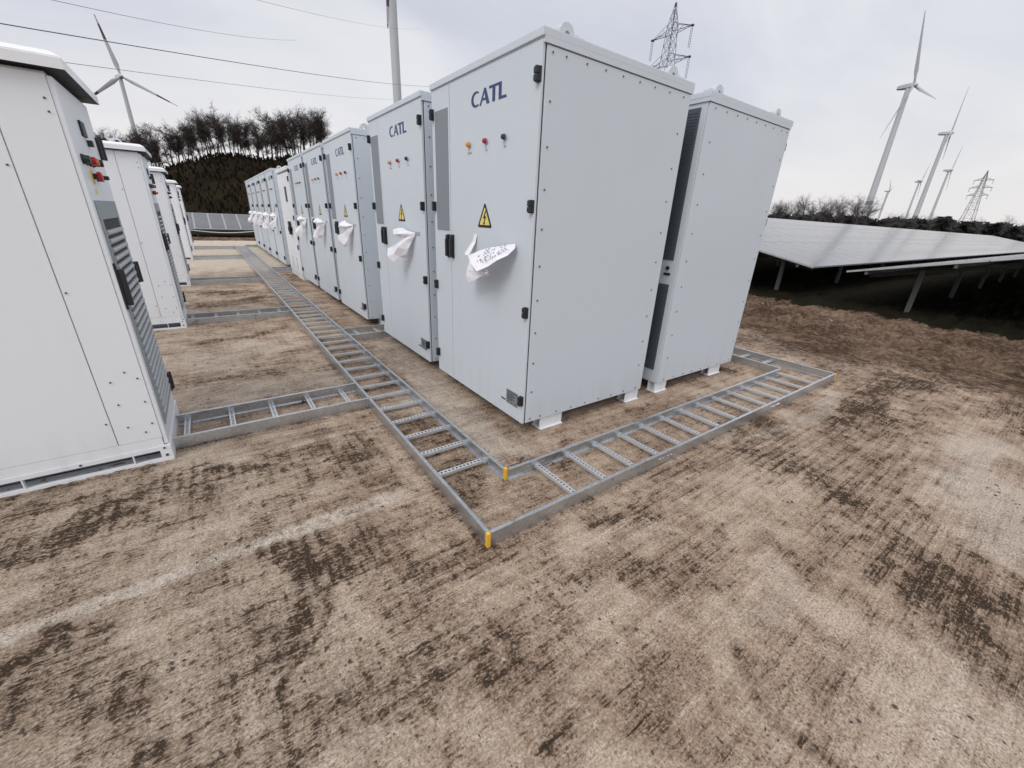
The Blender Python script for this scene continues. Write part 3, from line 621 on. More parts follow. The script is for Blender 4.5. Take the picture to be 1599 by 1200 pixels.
# ------------------------------------------------------------------ white inverter cabinets (left row)
LW, LD = 0.75, 1.30
def make_inverter():
    t = empty('inverter_cabinet')
    # plinth with fork pockets
    bm = bmesh.new()
    for x0, x1, y0, y1 in ((-LD, 0.006, -0.006, 0.02), (-LD, 0.006, LW-0.02, LW+0.006)):
        box(bm, x0, x1, y0, y1, 0.075, 0.104, 0.002); box(bm, x0, x1, y0, y1, 0.0, 0.020, 0.002)
        for xa, xb in ((-0.05, 0.0055), (-0.178, -0.172), (-0.625, -0.619), (-1.07, -1.064), (-LD+0.001, -LD+0.05)): box(bm, xa, xb, y0+0.0005, y1-0.0005, 0.019, 0.076)
        box(bm, x0+0.01, x1-0.012, y0+0.002, y0+0.12 if y0 < 0.3 else y1-0.002, 0.001, 0.004)
    box(bm, -0.02, 0.0065, 0.019, LW-0.019, 0.0005, 0.1035); box(bm, -LD-0.0005, -LD+0.02, 0.019, LW-0.019, 0.0005, 0.1035)
    from_bm(bm, 'plinth', 'white', t)
    BX('plinth_core', 'lframe', t, -LD+0.03, -0.03, 0.13, LW-0.13, 0.005, 0.10)
    BX('body', 'white', t, -LD, -0.022, 0.012, LW-0.012, 0.100, 1.985, bev=0.004)
    BX('door', 'white', t, -0.020, 0.0, 0.004, LW-0.004, 0.112, 1.970, bev=0.006)
    for y0, y1 in ((0.0, 0.0105), (LW-0.0105, LW)):
        BX('side_panel', 'white', t, -0.214, -0.0204, y0, y1, 0.16, 1.975, bev=0.0015)
        BX('side_panel', 'white', t, -LD+0.004, -0.219, y0, y1, 0.16, 1.975, bev=0.0015)
        BX('side_skirt', 'white', t, -LD+0.004, -0.024, y0+0.0005, y1-0.0005, 0.106, 0.159)
    # roof: lip, chamfer, flat crown; underside coloured dark as shade
    bm = bmesh.new(); x0, x1, y0, y1 = -LD-0.05, 0.055, -0.045, LW+0.045
    def ring(i, z): return [bm.verts.new(p) for p in ((x0+i, y0+i, z), (x1-i, y0+i, z), (x1-i, y1-i, z), (x0+i, y1-i, z))]
    R0 = ring(0.030, 1.995); R1 = ring(0.0, 1.993); R2 = ring(0.0, 2.038); R3 = ring(0.035, 2.062); R4 = ring(0.16, 2.074)
    bm.faces.new(R0[::-1]).material_index = 1; bm.faces.new(R4)
    for a, b_ in ((R0, R1), (R1, R2), (R2, R3), (R3, R4)):
        for k in range(4): bm.faces.new((a[k], a[(k+1) % 4], b_[(k+1) % 4], b_[k])).material_index = 1 if a is R0 else 0
    bmesh.ops.bevel(bm, geom=[e for e in bm.edges if min(v.co.z for v in e.verts) > 2.0], offset=0.004, segments=2, affect='EDGES', clamp_overlap=True)
    rf = from_bm(bm, 'roof', ['roofw', 'dark'], t)
    BX('eaves_shade', 'dark', t, -LD+0.01, -0.026, 0.016, LW-0.016, 1.984, 1.9965)  # dark box painting in the shadow line below the roof lip
    for x, y in ((-0.22, 0.10), (-0.22, LW-0.10), (-LD+0.2, 0.10), (-LD+0.2, LW-0.10)):
        bm = bmesh.new(); cyl(bm, (x, y, 2.066), (x, y, 2.088), 0.022, 0.018, 12)
        n = 16; cx_, cz_ = x, 2.120
        for i in range(n):
            a0, a1 = 2*math.pi*i/n, 2*math.pi*(i+1)/n
            cyl(bm, (cx_+0.034*math.cos(a0), y, cz_+0.034*math.sin(a0)), (cx_+0.034*math.cos(a1), y, cz_+0.034*math.sin(a1)), 0.010, n=8, cap=False)
        from_bm(bm, 'lifting_eye', 'lug', rf, True)
    # louvre door panel
    lv = bmesh.new(); y0, y1, z0, z1 = 0.055, 0.69, 0.215, 1.47
    box(lv, -0.001, 0.006, y0, y0+0.05, z0, z1); box(lv, -0.001, 0.006, y1-0.05, y1, z0, z1); box(lv, -0.001, 0.0055, y0+0.05, y1-0.05, z1-0.09, z1); box(lv, -0.001, 0.0055, y0+0.05, y1-0.05, z0, z0+0.03)
    lo = from_bm(lv, 'louvre_frame', 'lframe', t); BX('louvre_backing', 'dark', lo, -0.0012, 0.001, y0+0.045, y1-0.045, z0+0.02, z1-0.08)  # backing coloured dark to deepen the shade between slats
    pitch = 0.0435; n = int((z1-0.095-z0-0.035)/pitch)
    bm = bmesh.new(); prof = []
    for k in range(7):
        a = R_(-20+k*27); prof.append((0.003+0.012*max(0.0, math.sin(a)), -0.014+0.0215*(1-math.cos(a))/1.6))
    prof = [(0.0006, -0.014)]+prof+[(0.0006, 0.012)]
    A = [bm.verts.new((px_, y0+0.048, pz)) for px_, pz in prof]; B = [bm.verts.new((px_, y1-0.048, pz)) for px_, pz in prof]
    for k in range(len(prof)-1): bm.faces.new((A[k], A[k+1], B[k+1], B[k]))
    bm.faces.new(A[::-1]); bm.faces.new(B); bmesh.ops.recalc_face_normals(bm, faces=bm.faces[:])
    me = bpy.data.meshes.new('slat'); bm.to_mesh(me); bm.free(); mats(me, 'slat')
    for k in range(n): link('slat', me, lo, (0, 0, z0+0.055+k*pitch))
    # handle
    bm = bmesh.new(); box(bm, -0.001, 0.010, 0.016, 0.044, 0.93, 1.17, 0.004); box(bm, 0.009, 0.036, 0.020, 0.040, 0.95, 1.14, 0.009); box(bm, 0.010, 0.030, 0.036, 0.075, 1.045, 1.058, 0.004)
    from_bm(bm, 'door_handle', 'black', t)
    for z, h in ((1.752, 0.115), (1.045, 0.13), (0.27, 0.13)):
        bm = bmesh.new(); box(bm, -0.001, 0.016, LW-0.060, LW-0.008, z-h/2, z+h/2, 0.004); cyl(bm, (0.016, LW-0.018, z-h/2), (0.016, LW-0.018, z+h/2), 0.011, n=10); from_bm(bm, 'hinge', 'black', t)
    # display and controls
    BX('display', 'black', t, -0.001, 0.010, 0.30, 0.40, 1.775, 1.845, bev=0.003); BX('key_switch', 'black', t, -0.001, 0.022, 0.385, 0.425, 1.735, 1.765, bev=0.004)
    for y, mk, ln in ((0.10, 'green', 0.030), (0.18, 'red', 0.040), (0.26, 'orange', 0.040), (0.34, 'black', 0.045)):
        bm = bmesh.new(); cyl(bm, (-0.001, y, 1.655), (0.010, y, 1.655), 0.024, 0.022, 14, 0); cyl(bm, (0.010, y, 1.655), (ln, y, 1.655), 0.019, 0.017, 14, 1); o = from_bm(bm, 'indicator_lamp', ['black', mk], t, True)
    pl = bmesh.new(); cyl(pl, (-0.001, 0.235, 1.585), (0.004, 0.235, 1.585), 0.036, n=24); pl = from_bm(pl, 'stop_plate', 'sign_y', t)
    bm = bmesh.new(); cyl(bm, (0.0, 0.235, 1.585), (0.024, 0.235, 1.585), 0.014, n=14, mi=0); cyl(bm, (0.022, 0.235, 1.585), (0.036, 0.235, 1.585), 0.023, 0.024, 18, 1); cyl(bm, (0.036, 0.235, 1.585), (0.041, 0.235, 1.585), 0.024, 0.014, 18, 1)
    from_bm(bm, 'emergency_stop', ['black', 'red'], pl, True)
    bm = bmesh.new(); box(bm, -0.001, 0.026, 0.335, 0.375, 1.565, 1.605, 0.006); box(bm, 0.024, 0.050, 0.345, 0.365, 1.575, 1.595, 0.004); from_bm(bm, 'rotary_switch', 'black', t)
    BX('tag_label', 'sign_y', t, -0.001, 0.002, 0.19, 0.24, 1.50, 1.525)
    # fixings on the flank
    bm = bmesh.new()
    for x, z in ((-0.201, 1.035), (-0.09, .59), (-0.045, .546), (-0.159, .542), (-0.045, .401), (-0.158, .406), (-0.045, .261), (-0.152, .261), (-0.084, .212), (-0.045, 1.881), (-0.045, 1.829), (-0.235, 1.6), (-0.235, 0.303)):
        cyl(bm, (x, 0.001, z), (x, -0.005, z), 0.0052, 0.004, 8)
    for x in (-0.026, -0.392, -0.85, -1.25): cyl(bm, (x, -0.005, 0.089), (x, -0.010, 0.089), 0.006, n=8)
    cyl(bm, (-0.022, -0.005, 0.040), (-0.022, -0.010, 0.040), 0.008, n=8)
    tag(from_bm(bm, 'panel_bolts', 'bolt', t), kind='stuff')
    return t
inv = make_inverter()
for i, (y, lab) in enumerate(((0.91, 'white inverter cabinet filling the left edge, nearest of the louvred row'), (4.52, 'white inverter cabinet second in the louvred left row'),
                              (8.16, 'white inverter cabinet third in the louvred left row'), (13.15, 'white inverter cabinet fourth in the left row, farthest one clearly seen'),
                              (16.85, 'white inverter cabinet at the far end of the left row, mostly hidden'))):
    o = inv if i == 0 else copy_tree(inv)
    o.location = (-2.03, y, 0); tag(o, lab, 'cabinet', 'white inverter cabinets in the left hand row')

# lower white cabinet inside the right hand row
def make_switch():
    t = empty('switch_cabinet', (0, 8.22, 0)); w, d, h = 1.52, 1.25, 2.20
    BX('body', 'white', t, 0.022, d, 0.004, w-0.004, 0.10, h, bev=0.004)
    BX('plinth', 'white', t, 0.01, d, 0.02, w-0.02, 0.0, 0.098)
    for y0, y1 in ((0.006, w/2-0.003), (w/2+0.003, w-0.006)): BX('door', 'white', t, 0.0, 0.020, y0, y1, 0.55, h-0.01, bev=0.004)
    BX('lower_panel', 'roofw', t, -0.004, 0.020, 0.006, w-0.006, 0.11, 0.542, bev=0.003)
    bm = bmesh.new(); box(bm, -0.03, d+0.03, -0.02, w+0.02, h+0.012, 2.285, 0.015); box(bm, 0.03, d, 0.01, w-0.01, h-0.005, h+0.02, mi=1); from_bm(bm, 'roof', ['roofw', 'dark'], t)  # second box is dark, painted shade between body and roof
    BX('display', 'black', t, -0.010, 0.004, 0.50, 0.68, 1.62, 1.92, bev=0.004)
    bm = bmesh.new(); box(bm, -0.012, 0.002, 0.44, 0.74, 1.02, 1.10, 0.004); box(bm, -0.05, -0.010, 0.52, 0.66, 0.94, 1.22, 0.012); cyl(bm, (-0.05, 0.50, 1.06), (-0.075, 0.50, 1.06), 0.05, n=14); from_bm(bm, 'switch_handle', 'black', t)
    for z in (2.05, 1.3, 0.7): BX('hinge', 'black', t, -0.022, 0.002, 0.012, 0.045, z-0.05, z+0.05, bev=0.004)
    for y in (0.45, 0.95): BX('vent_slot', 'grille', t, -0.0052, 0.0, y, y+0.03, 0.20, 0.45)
    for y in (0.10, w-0.2): lug(t, 0.1, y, 2.285)
    tag(t, 'lower white switch cabinet standing among the grey battery cabinets', 'cabinet')
make_switch()

# ------------------------------------------------------------------ cable ladders
def rung_mesh(L):
    """perforated C-strip, length L along local x, centred in y"""
    bm = bmesh.new(); w, h, pitch = 0.034, 0.018, 0.0255
    n = int((L-0.02)/pitch); m0 = (L-n*pitch)/2; ys = (-w/2, -0.0075, 0.0075, w/2)
    def quad(x0, x1, y0, y1, z=h): bm.faces.new([bm.verts.new(p) for p in ((x0, y0, z), (x1, y0, z), (x1, y1, z), (x0, y1, z))])
    quad(0, L, ys[0], ys[1]); quad(0, L, ys[2], ys[3])
    quad(0, m0+0.004, ys[1], ys[2])
    for k in range(n): quad(m0+k*pitch+0.0175, m0+(k+1)*pitch+0.004 if k < n-1 else L, ys[1], ys[2])
    for y in (ys[0], ys[3]): bm.faces.new([bm.verts.new(p) for p in ((0, y, 0), (L, y, 0), (L, y, h), (0, y, h))])
    bmesh.ops.remove_doubles(bm, verts=bm.verts[:], dist=1e-5)
    me = bpy.data.meshes.new('rung'); bm.to_mesh(me); bm.free(); me.materials.append(M['rung']); return me
RM = {}
def rung(parent, a, length, axis, pos):
    k = round(length, 3)
    if k not in RM: RM[k] = rung_mesh(length)
    o = link('rung', RM[k], parent); o.location = a
    o.rotation_euler = (0, 0, 0 if axis == 'x' else math.pi/2)
def rail(parent, axis, c, a0, a1, inward, splices=()):
    """C-profile side rail standing at coordinate c, running a0..a1, flanges to 'inward' side"""
    bm = bmesh.new(); t, h, fl = 0.004, 0.080, 0.020; s = inward
    prof = [(0, 0), (s*fl, 0), (s*fl, t), (s*t, t), (s*t, h-t), (s*fl, h-t), (s*fl, h), (0, h)]
    A, B = [], []
    for p in prof:
        A.append(bm.verts.new((c+p[0], a0, p[1]) if axis == 'y' else (a0, c+p[0], p[1]))); B.append(bm.verts.new((c+p[0], a1, p[1]) if axis == 'y' else (a1, c+p[0], p[1])))
    n = len(prof)
    for k in range(n): bm.faces.new((A[k], A[(k+1) % n], B[(k+1) % n], B[k]))
    bm.faces.new(A[::-1]); bm.faces.new(B); bmesh.ops.recalc_face_normals(bm, faces=bm.faces[:])
    bmesh.ops.bevel(bm, geom=[e for e in bm.edges if abs(e.verts[0].co.z-e.verts[1].co.z) < 1e-6 and e.calc_length() > 0.2], offset=0.001, segments=1, affect='EDGES', clamp_overlap=True)
    r = from_bm(bm, 'rail', 'galv', parent)
    for q in splices:
        b2 = bmesh.new(); o0, o1 = sorted((c+s*0.0042, c+s*0.008))
        if axis == 'y':
            box(b2, o0, o1, q-0.09, q+0.09, 0.008, 0.070)
            for dq in (-0.06, -0.025, 0.025, 0.06): cyl(b2, (c-s*0.005, q+dq, 0.04), (c+s*0.012, q+dq, 0.04), 0.007, n=6)
        else:
            box(b2, q-0.09, q+0.09, o0, o1, 0.008, 0.070)
            for dq in (-0.06, -0.025, 0.025, 0.06): cyl(b2, (q+dq, c-s*0.005, 0.04), (q+dq, c+s*0.012, 0.04), 0.007, n=6)
        from_bm(b2, 'splice_plate', 'galv', r)
    return r
def cap(parent, x, y, nx=0.011, ny=0.011):
    BX('end_cap', 'yellow', parent, x-nx, x+nx, y-ny, y+ny, 0.002, 0.0835, bev=0.002)
GT = 'galvanised cable ladders laid on the concrete'
RZ = 0.024
# main ladder along the aisle
XL, XR, YO, YI, XO2, XI2 = -0.782, -0.398, -0.777, -0.373, 3.612, 3.238
t = empty('cable_ladder', (0, 0, 0)); tag(t, 'long galvanised cable ladder running up the aisle between the two cabinet rows', 'cable tray', GT)
rail(t, 'y', XL, YO+0.012, 18.2, 1, (2.22, 5.22, 8.22)); rail(t, 'y', XR, YI+0.012, 18.2, -1, (-0.10, 2.9, 5.9))
k = 0; y = -0.16
while y < 18.0: rung(t, (XL+0.0045, y, RZ), XR-XL-0.009, 'x', 0); y += 0.2575
cap(t, XL+0.003, YO+0.003, .010, .010); cap(t, XR-0.003, YI+0.003, .010, .010)
# ladder across the front of the row
t = empty('cable_ladder', (0, 0, 0)); tag(t, 'galvanised cable ladder lying across the front of the nearest cabinets', 'cable tray', GT)
rail(t, 'x', YO, XL+0.018, XO2-0.012, 1, (0.62, 2.22)); rail(t, 'x', YI, XR+0.010, XI2-0.012, -1, (-0.17, 1.37))
for i in range(14): rung(t, (-0.17+0.2585*i, YO+0.0045, RZ), YI-YO-0.009, 'y', 0)
cap(t, XO2-0.002, YO+0.004, .006, .008)
# ladder round the right hand end
t = empty('cable_ladder', (0, 0, 0)); tag(t, 'galvanised cable ladder turning away behind the rear battery cabinet', 'cable tray', GT)
rail(t, 'y', XO2, YO+0.012, 9.0, -1, (2.2,)); rail(t, 'y', XI2, YI+0.0, 9.0, 1, (1.9,))
y = -0.13
while y < 8.9: rung(t, (XI2+0.0045, y, RZ), XO2-XI2-0.009, 'x', 0); y += 0.2575
# branches to the inverters
for y0, y1, w in ((1.035, 1.425, 'nearest'), (4.68, 5.03, 'second'), (8.30, 8.66, 'third'), (13.27, 13.64, 'fourth'), (16.98, 17.35, 'farthest')):
    t = empty('cable_ladder', (0, 0, 0)); tag(t, 'short galvanised branch ladder from the %s white inverter cabinet to the aisle ladder' % w, 'cable tray', GT)
    rail(t, 'x', y0, -2.022, XL-0.001, 1); rail(t, 'x', y1, -2.022, XL-0.001, -1)
    for i in range(5): rung(t, (-1.96+0.2625*i, y0+0.0045, RZ), y1-y0-0.009, 'y', 0)
for y0, y1, x1, w in ((2.965, 3.335, 1.2, 'into the gap after the second battery cabinet'), (9.90, 10.26, 1.2, 'into the gap beyond the white switch cabinet'), (18.02, 18.20, 0.2, 'past the farthest battery cabinet')):
    t = empty('cable_ladder', (0, 0, 0)); tag(t, 'short galvanised branch ladder leading %s' % w, 'cable tray', GT)
    rail(t, 'x', y0, XR+0.001, x1, 1); rail(t, 'x', y1, XR+0.001, x1, -1)
    for i in range(int((x1-XR)/0.26)): rung(t, (XR+0.14+0.26*i, y0+0.0045, RZ), y1-y0-0.009, 'y', 0)

# ------------------------------------------------------------------ solar tables
def panel_mesh(w, l, fr=0.012, name='panel'):
    bm = bmesh.new(); t = 0.035
    box(bm, 0, w, 0, l, -t, -0.002, mi=0)
    box(bm, fr, w-fr, fr, l-fr, -0.003, -0.0008, mi=1)
    for x0, x1, y0, y1 in ((0, fr, 0, l), (w-fr, w, 0, l), (fr, w-fr, 0, fr), (fr, w-fr, l-fr, l)): box(bm, x0, x1, y0, y1, -0.0035, 0.0, mi=0)
    me = bpy.data.meshes.new(name); bm.to_mesh(me); bm.free(); mats(me, ['alu', 'glass']); return me
def solar_table(x0, y0, z0, ncol, nrow, w, l, tilt, direction, label, group, post_x, pan, posts_y, gap=0.015):
    """direction +1: rises towards +Y, -1: rises towards -Y"""
    t = empty('solar_table', (x0, y0, 0)); tag(t, label, 'solar panels', group)
    ct, st = math.cos(tilt), math.sin(tilt)
    for i in range(ncol):
        for j in range(nrow):
            s = j*(l+gap); o = link('panel', pan, t)
            if direction > 0: o.location = (i*(w+gap), s*ct, z0+s*st); o.rotation_euler = (tilt, 0, 0)
            else: o.location = (i*(w+gap)+w, -s*ct, z0+s*st); o.rotation_euler = (tilt, 0, math.pi)
    L = ncol*(w+gap); S = nrow*(l+gap)
    for s in ([0.35+k*1.3 for k in range(int(S/1.3)+1)]):
        if s > S-0.1: continue
        yy, zz = direction*s*ct, z0+s*st-0.045
        BX('purlin', 'post', t, 0.02, L-0.02, yy-0.025, yy+0.025, zz-0.07, zz-0.002)
    for px_ in post_x:
        for s in posts_y:
            yy, zz = direction*s*ct, z0+s*st-0.12
            bm = bmesh.new()
            zb = float(ground_height(np.array([x0+px_]), np.array([y0+yy]))[0])-0.15
            box(bm, px_-0.05, px_-0.043, yy-0.04, yy+0.04, zb, zz); box(bm, px_-0.043, px_+0.02, yy-0.04, yy-0.034, zb, zz); box(bm, px_-0.043, px_+0.02, yy+0.034, yy+0.04, zb, zz)
            from_bm(bm, 'post', 'post', t)
        bm = bmesh.new(); s0, s1 = 0.25, S-0.2
        a = Vector((px_, direction*s0*ct, z0+s0*st-0.15)); b_ = Vector((px_, direction*s1*ct, z0+s1*st-0.15))
        cyl(bm, a, b_, 0.045, n=4); from_bm(bm, 'rafter', 'post', t)
    return t
pan_big = panel_mesh(1.04, 2.03, 0.0025)
GS = 'solar panel tables'
TL = R_(12)
solar_table(9.6, 1.78, 0.735, 40, 3, 1.04, 2.03, TL, 1, 'wide tilted solar table behind the rear cabinet, pale sky mirrored on its glass', GS, [0.75+4.2*k for k in range(10)], pan_big, (0.95, 4.6))
solar_table(52.05, 1.78, 0.735, 30, 3, 1.04, 2.03, TL, 1, 'farther tilted solar table at the right beyond the narrow dark gap', GS, [0.75+6*k for k in range(5)], pan_big, (0.95, 4.6))
solar_table(9.6, 1.14, 0.725, 40, 3, 1.04, 2.03, TL, -1, 'solar table at the right edge seen edge-on with its dark underside and front post', GS, [0.75+4.2*k for k in range(10)], pan_big, (1.1, 4.6))
solar_table(9.6, 14.6, 0.735, 30, 3, 1.04, 2.03, TL, -1, 'solar table facing away behind the wide right hand one, only its posts glimpsed', GS, [0.75+4.2*k for k in range(7)], pan_big, (1.1, 4.6))
pan_small = panel_mesh(0.632, 2.20, 0.018, 'panel')
solar_table(-14.9, 24.5, 0.40, 34, 1, 0.632, 2.20, R_(18.5), 1, 'low solar table across the far end of the aisle below the wooded hill', GS, [1.0+3*k for k in range(7)], pan_small, (0.5, 1.8))
# white cable sagging below it
def tube_path(name, pts, r, mm, parent=None, n=6):
    bm = bmesh.new(); P = [Vector(p) for p in pts]; rings = []
    for i, p in enumerate(P):
        d = (P[min(i+1, len(P)-1)]-P[max(i-1, 0)]).normalized(); t_ = Vector((0, 0, 1)) if abs(d.z) < 0.9 else Vector((1, 0, 0)); u = d.cross(t_).normalized(); w_ = d.cross(u)
        rr_ = r[i] if isinstance(r, (list, tuple)) else r
        rings.append([bm.verts.new(p+(u*math.cos(2*math.pi*k/n)+w_*math.sin(2*math.pi*k/n))*rr_) for k in range(n)])
    for a, b_ in zip(rings[:-1], rings[1:]):
        for k in range(n): bm.faces.new((a[k], a[(k+1) % n], b_[(k+1) % n], b_[k]))
    bm.faces.new(rings[0][::-1]); bm.faces.new(rings[-1]); bmesh.ops.recalc_face_normals(bm, faces=bm.faces[:])
    return from_bm(bm, name, mm, parent, True)
pts = [(-9+0.25*i, 24.32, 0.34-0.11*math.sin(math.pi*(((-9+0.25*i)+2.2) % 2.9)/2.9)) for i in range(60)]
tag(tube_path('sagging_cable', pts, 0.022, 'cable'), 'white cable sagging below the far solar table', 'cable')

# ------------------------------------------------------------------ hill and woods
def hill_z(x, y):
    crest = 9.6+0.11*x+1.2*np.sin(x*0.11)+0.8*np.sin(x*0.29+1)
    fall = 1-sstep(x, 45, 95)
    a = sstep(y, 58, 112)
    b_ = 0.55+0.45*sstep(y, 50, 80)
    return (np.maximum(crest, 1.0)*a*fall*b_ - 0.3) + (fbm(x*0.3, y*0.3, 4, 8)-0.5)*1.1*a*fall
def build_hill():
    m, g, b = new_mat('winter_hillside'); p = g.new('ShaderNodeTexCoord').outputs['Object']
    n = g.noise(p, 0.10, 5, 0.6); n2 = g.noise(p, 1.1, 5, 0.7); y_ = g.xyz(p)[1]
    c = g.mix(g.ss(n, 0.35, 0.65), (0.010, 0.0085, 0.006), (0.022, 0.017, 0.009)); c = g.mix(g.ss(n2, 0.45, 0.7, 0, 0.5), c, (0.034, 0.022, 0.012))
    g.l.new(c, b.inputs['Base Color']); b.inputs['Roughness'].default_value = 0.95; b.inputs['Specular IOR Level'].default_value = 0.02
    M['hill'] = m
    xs = np.arange(-150, 101, 2.0); ys = np.concatenate([np.arange(48, 118, 1.5), np.arange(120, 260, 20)])
    X, Y = np.meshgrid(xs, ys); Z = hill_z(X, Y); nx, ny = len(xs), len(ys); i = np.arange(nx*ny).reshape(ny, nx)
    f = np.stack([i[:-1, :-1].ravel(), i[:-1, 1:].ravel(), i[1:, 1:].ravel(), i[1:, :-1].ravel()], 1)
    o = from_py(np.stack([X.ravel(), Y.ravel(), Z.ravel()], 1).tolist(), f.tolist(), 'hill', 'hill', None, None, True); tag(o, kind='structure')
    # winter brush over the slope
    V, F = [], []
    r2 = np.random.default_rng(5)
    BX_, BY_ = r2.uniform(-50, 60, 9000), r2.uniform(62, 112, 9000); BZ_ = hill_z(BX_, BY_)
    for x, y, z in zip(BX_.tolist(), BY_.tolist(), BZ_.tolist()):
        s = r2.uniform(0.3, 1.0)*(0.9 if y > 104 else 0.7)
        for q in range(2):
            a = r2.uniform(0, 6.28); w = s*0.18; dx, dy = math.cos(a)*w, math.sin(a)*w; lean = r2.uniform(-.4, .4, 2)*s; n0 = len(V)
            V += [(x-dx, y-dy, z-0.1), (x+dx, y+dy, z-0.1), (x+lean[0]+dx*.4, y+lean[1], z+s), (x+lean[0]-dx, y+lean[1], z+s*0.8)]; F.append((n0, n0+1, n0+2, n0+3))
    tag(from_py(V, F, 'hill_brush', 'brush'), 'dark winter brush covering the slope of the hill', 'brush', kind='stuff')
build_hill()

def tree_meshes(seed, h, style, tw='twig'):
    """bare winter tree: trunk + limbs (trunk) and fine twigs (crown)"""
    r2 = random.Random(seed); TV, TF, CV, CF = [], [], [], []
    def tube(p, q, r0, r1, n, V, F):
        d = (q-p).normalized(); t_ = Vector((0, 0, 1)) if abs(d.z) < 0.9 else Vector((1, 0, 0)); u = d.cross(t_).normalized(); w_ = d.cross(u); b0 = len(V)
        for c_, r in ((p, r0), (q, r1)):
            for k in range(n): V.append(tuple(c_+(u*math.cos(2*math.pi*k/n)+w_*math.sin(2*math.pi*k/n))*r))
        for k in range(n): F.append((b0+k, b0+(k+1) % n, b0+n+(k+1) % n, b0+n+k))
    def ribbon(p, q, r):
        d = (q-p).normalized(); u = d.cross(Vector((r2.uniform(-1, 1), r2.uniform(-1, 1), r2.uniform(-1, 1)))).normalized()*r; b0 = len(CV)
        CV.extend([tuple(p-u), tuple(p+u), tuple(q)]); CF.append((b0, b0+1, b0+2))
    def grow(p, d, L, r, lev):
        segs = 4 if lev < 2 else 3; q = p
        for s in range(segs):
            jit = 0.10 if lev == 0 else 0.28
            d = (d+Vector((r2.uniform(-1, 1), r2.uniform(-1, 1), r2.uniform(-0.9, 1.0)))*jit).normalized()
            if lev: d = (d+Vector((0, 0, 0.05))).normalized()
            nq = q+d*(L/segs); rr = r*(1-0.55*(s+1)/segs)
            if lev <= 1: tube(q, nq, r*(1-0.55*s/segs), rr, 5 if lev == 0 else 4, TV, TF)
            elif lev == 2: tube(q, nq, max(0.018 if style != 'far' else 0.010, r*(1-0.55*s/segs)), max(0.014 if style != 'far' else 0.008, rr), 3, CV, CF)
            else: ribbon(q, nq+d*(L/segs)*0.7, 0.012 if style == 'far' else 0.022)
            if lev < 3:
                nb = {0: (0 if s < 1 or style == 'far' and s < 1 or (s < 2 and style == 'tall') else (3 if s == 1 else 6)), 1: 3, 2: 3}[lev]
                for b_ in range(nb):
                    ax = Vector((r2.uniform(-1, 1), r2.uniform(-1, 1), r2.uniform(-0.45, 0.45))).normalized(); ang = r2.uniform(0.6, 1.25)
                    nd = (d*math.cos(ang)+ax*math.sin(ang)).normalized(); at_ = q.lerp(nq, r2.random())
                    grow(at_, nd, L*(0.36 if lev == 0 else 0.54)*r2.uniform(0.6, 1.15), rr*0.55, lev+1)
            q = nq
    grow(Vector((0, 0, -0.4)), Vector((r2.uniform(-.06, .06), r2.uniform(-.06, .06), 1)), h, h*0.019, 0)
    if style in ('ivy', 'plain'):       # clumps of old leaves / needles still on the twigs
        for k in range(20 if style == 'ivy' else 6):
            c_ = Vector(CV[r2.randrange(len(CV))]); s = r2.uniform(0.25, 0.7)
            for j in range(26):
                p = c_+Vector((r2.gauss(0, 1), r2.gauss(0, 1), r2.gauss(0, .7)))*s*0.7; a = Vector((r2.uniform(-1, 1), r2.uniform(-1, 1), r2.uniform(-1, 1)))*0.18; b_ = Vector((r2.uniform(-1, 1), r2.uniform(-1, 1), r2.uniform(-1, 1)))*0.18; b0 = len(CV)
                CV.extend([tuple(p), tuple(p+a), tuple(p+b_)]); CF.append((b0, b0+1, b0+2))
    def mk(V, F, name, mat):
        me = bpy.data.meshes.new(name); me.from_pydata(V, [], F); me.materials.append(M[mat]); me.update(); return me
    return mk(TV, TF, 'trunk', 'bark'), mk(CV, CF, 'crown', tw)
VAR = [tree_meshes(100+k, 9.5, ['ivy', 'tall', 'plain', 'ivy', 'tall', 'ivy'][k]) for k in range(6)]
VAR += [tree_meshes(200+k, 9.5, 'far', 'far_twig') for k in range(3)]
def tree(x, y, z, k, s, rz, label, group):
    t = empty('bare_tree', (x, y, z), rz); t.scale = (s, s, s*random.uniform(0.95, 1.1)); tag(t, label, 'tree', group)
    link('trunk', VAR[k][0], t); link('crown', VAR[k][1], t)
rt = random.Random(11)
for row, (yy, n, lab) in enumerate(((109.5, 48, 'bare dark winter tree in the front line of the wooded ridge'), (113, 44, 'bare dark winter tree in the second line of the wooded ridge'), (118, 34, 'bare dark winter tree at the back of the wooded ridge'))):
    for i in range(n):
        x = -30+(i+rt.uniform(-.35, .35))*(56/n); y = yy+rt.uniform(-1.5, 1.5)
        z = float(hill_z(np.array([x]), np.array([y]))[0]); k = rt.randrange(6)
        s = rt.uniform(0.42, 0.64)*(0.84+0.008*(x+30))
        tree(x, y, z, k, s, rt.uniform(0, 6.28), lab, 'bare trees along the hill ridge')
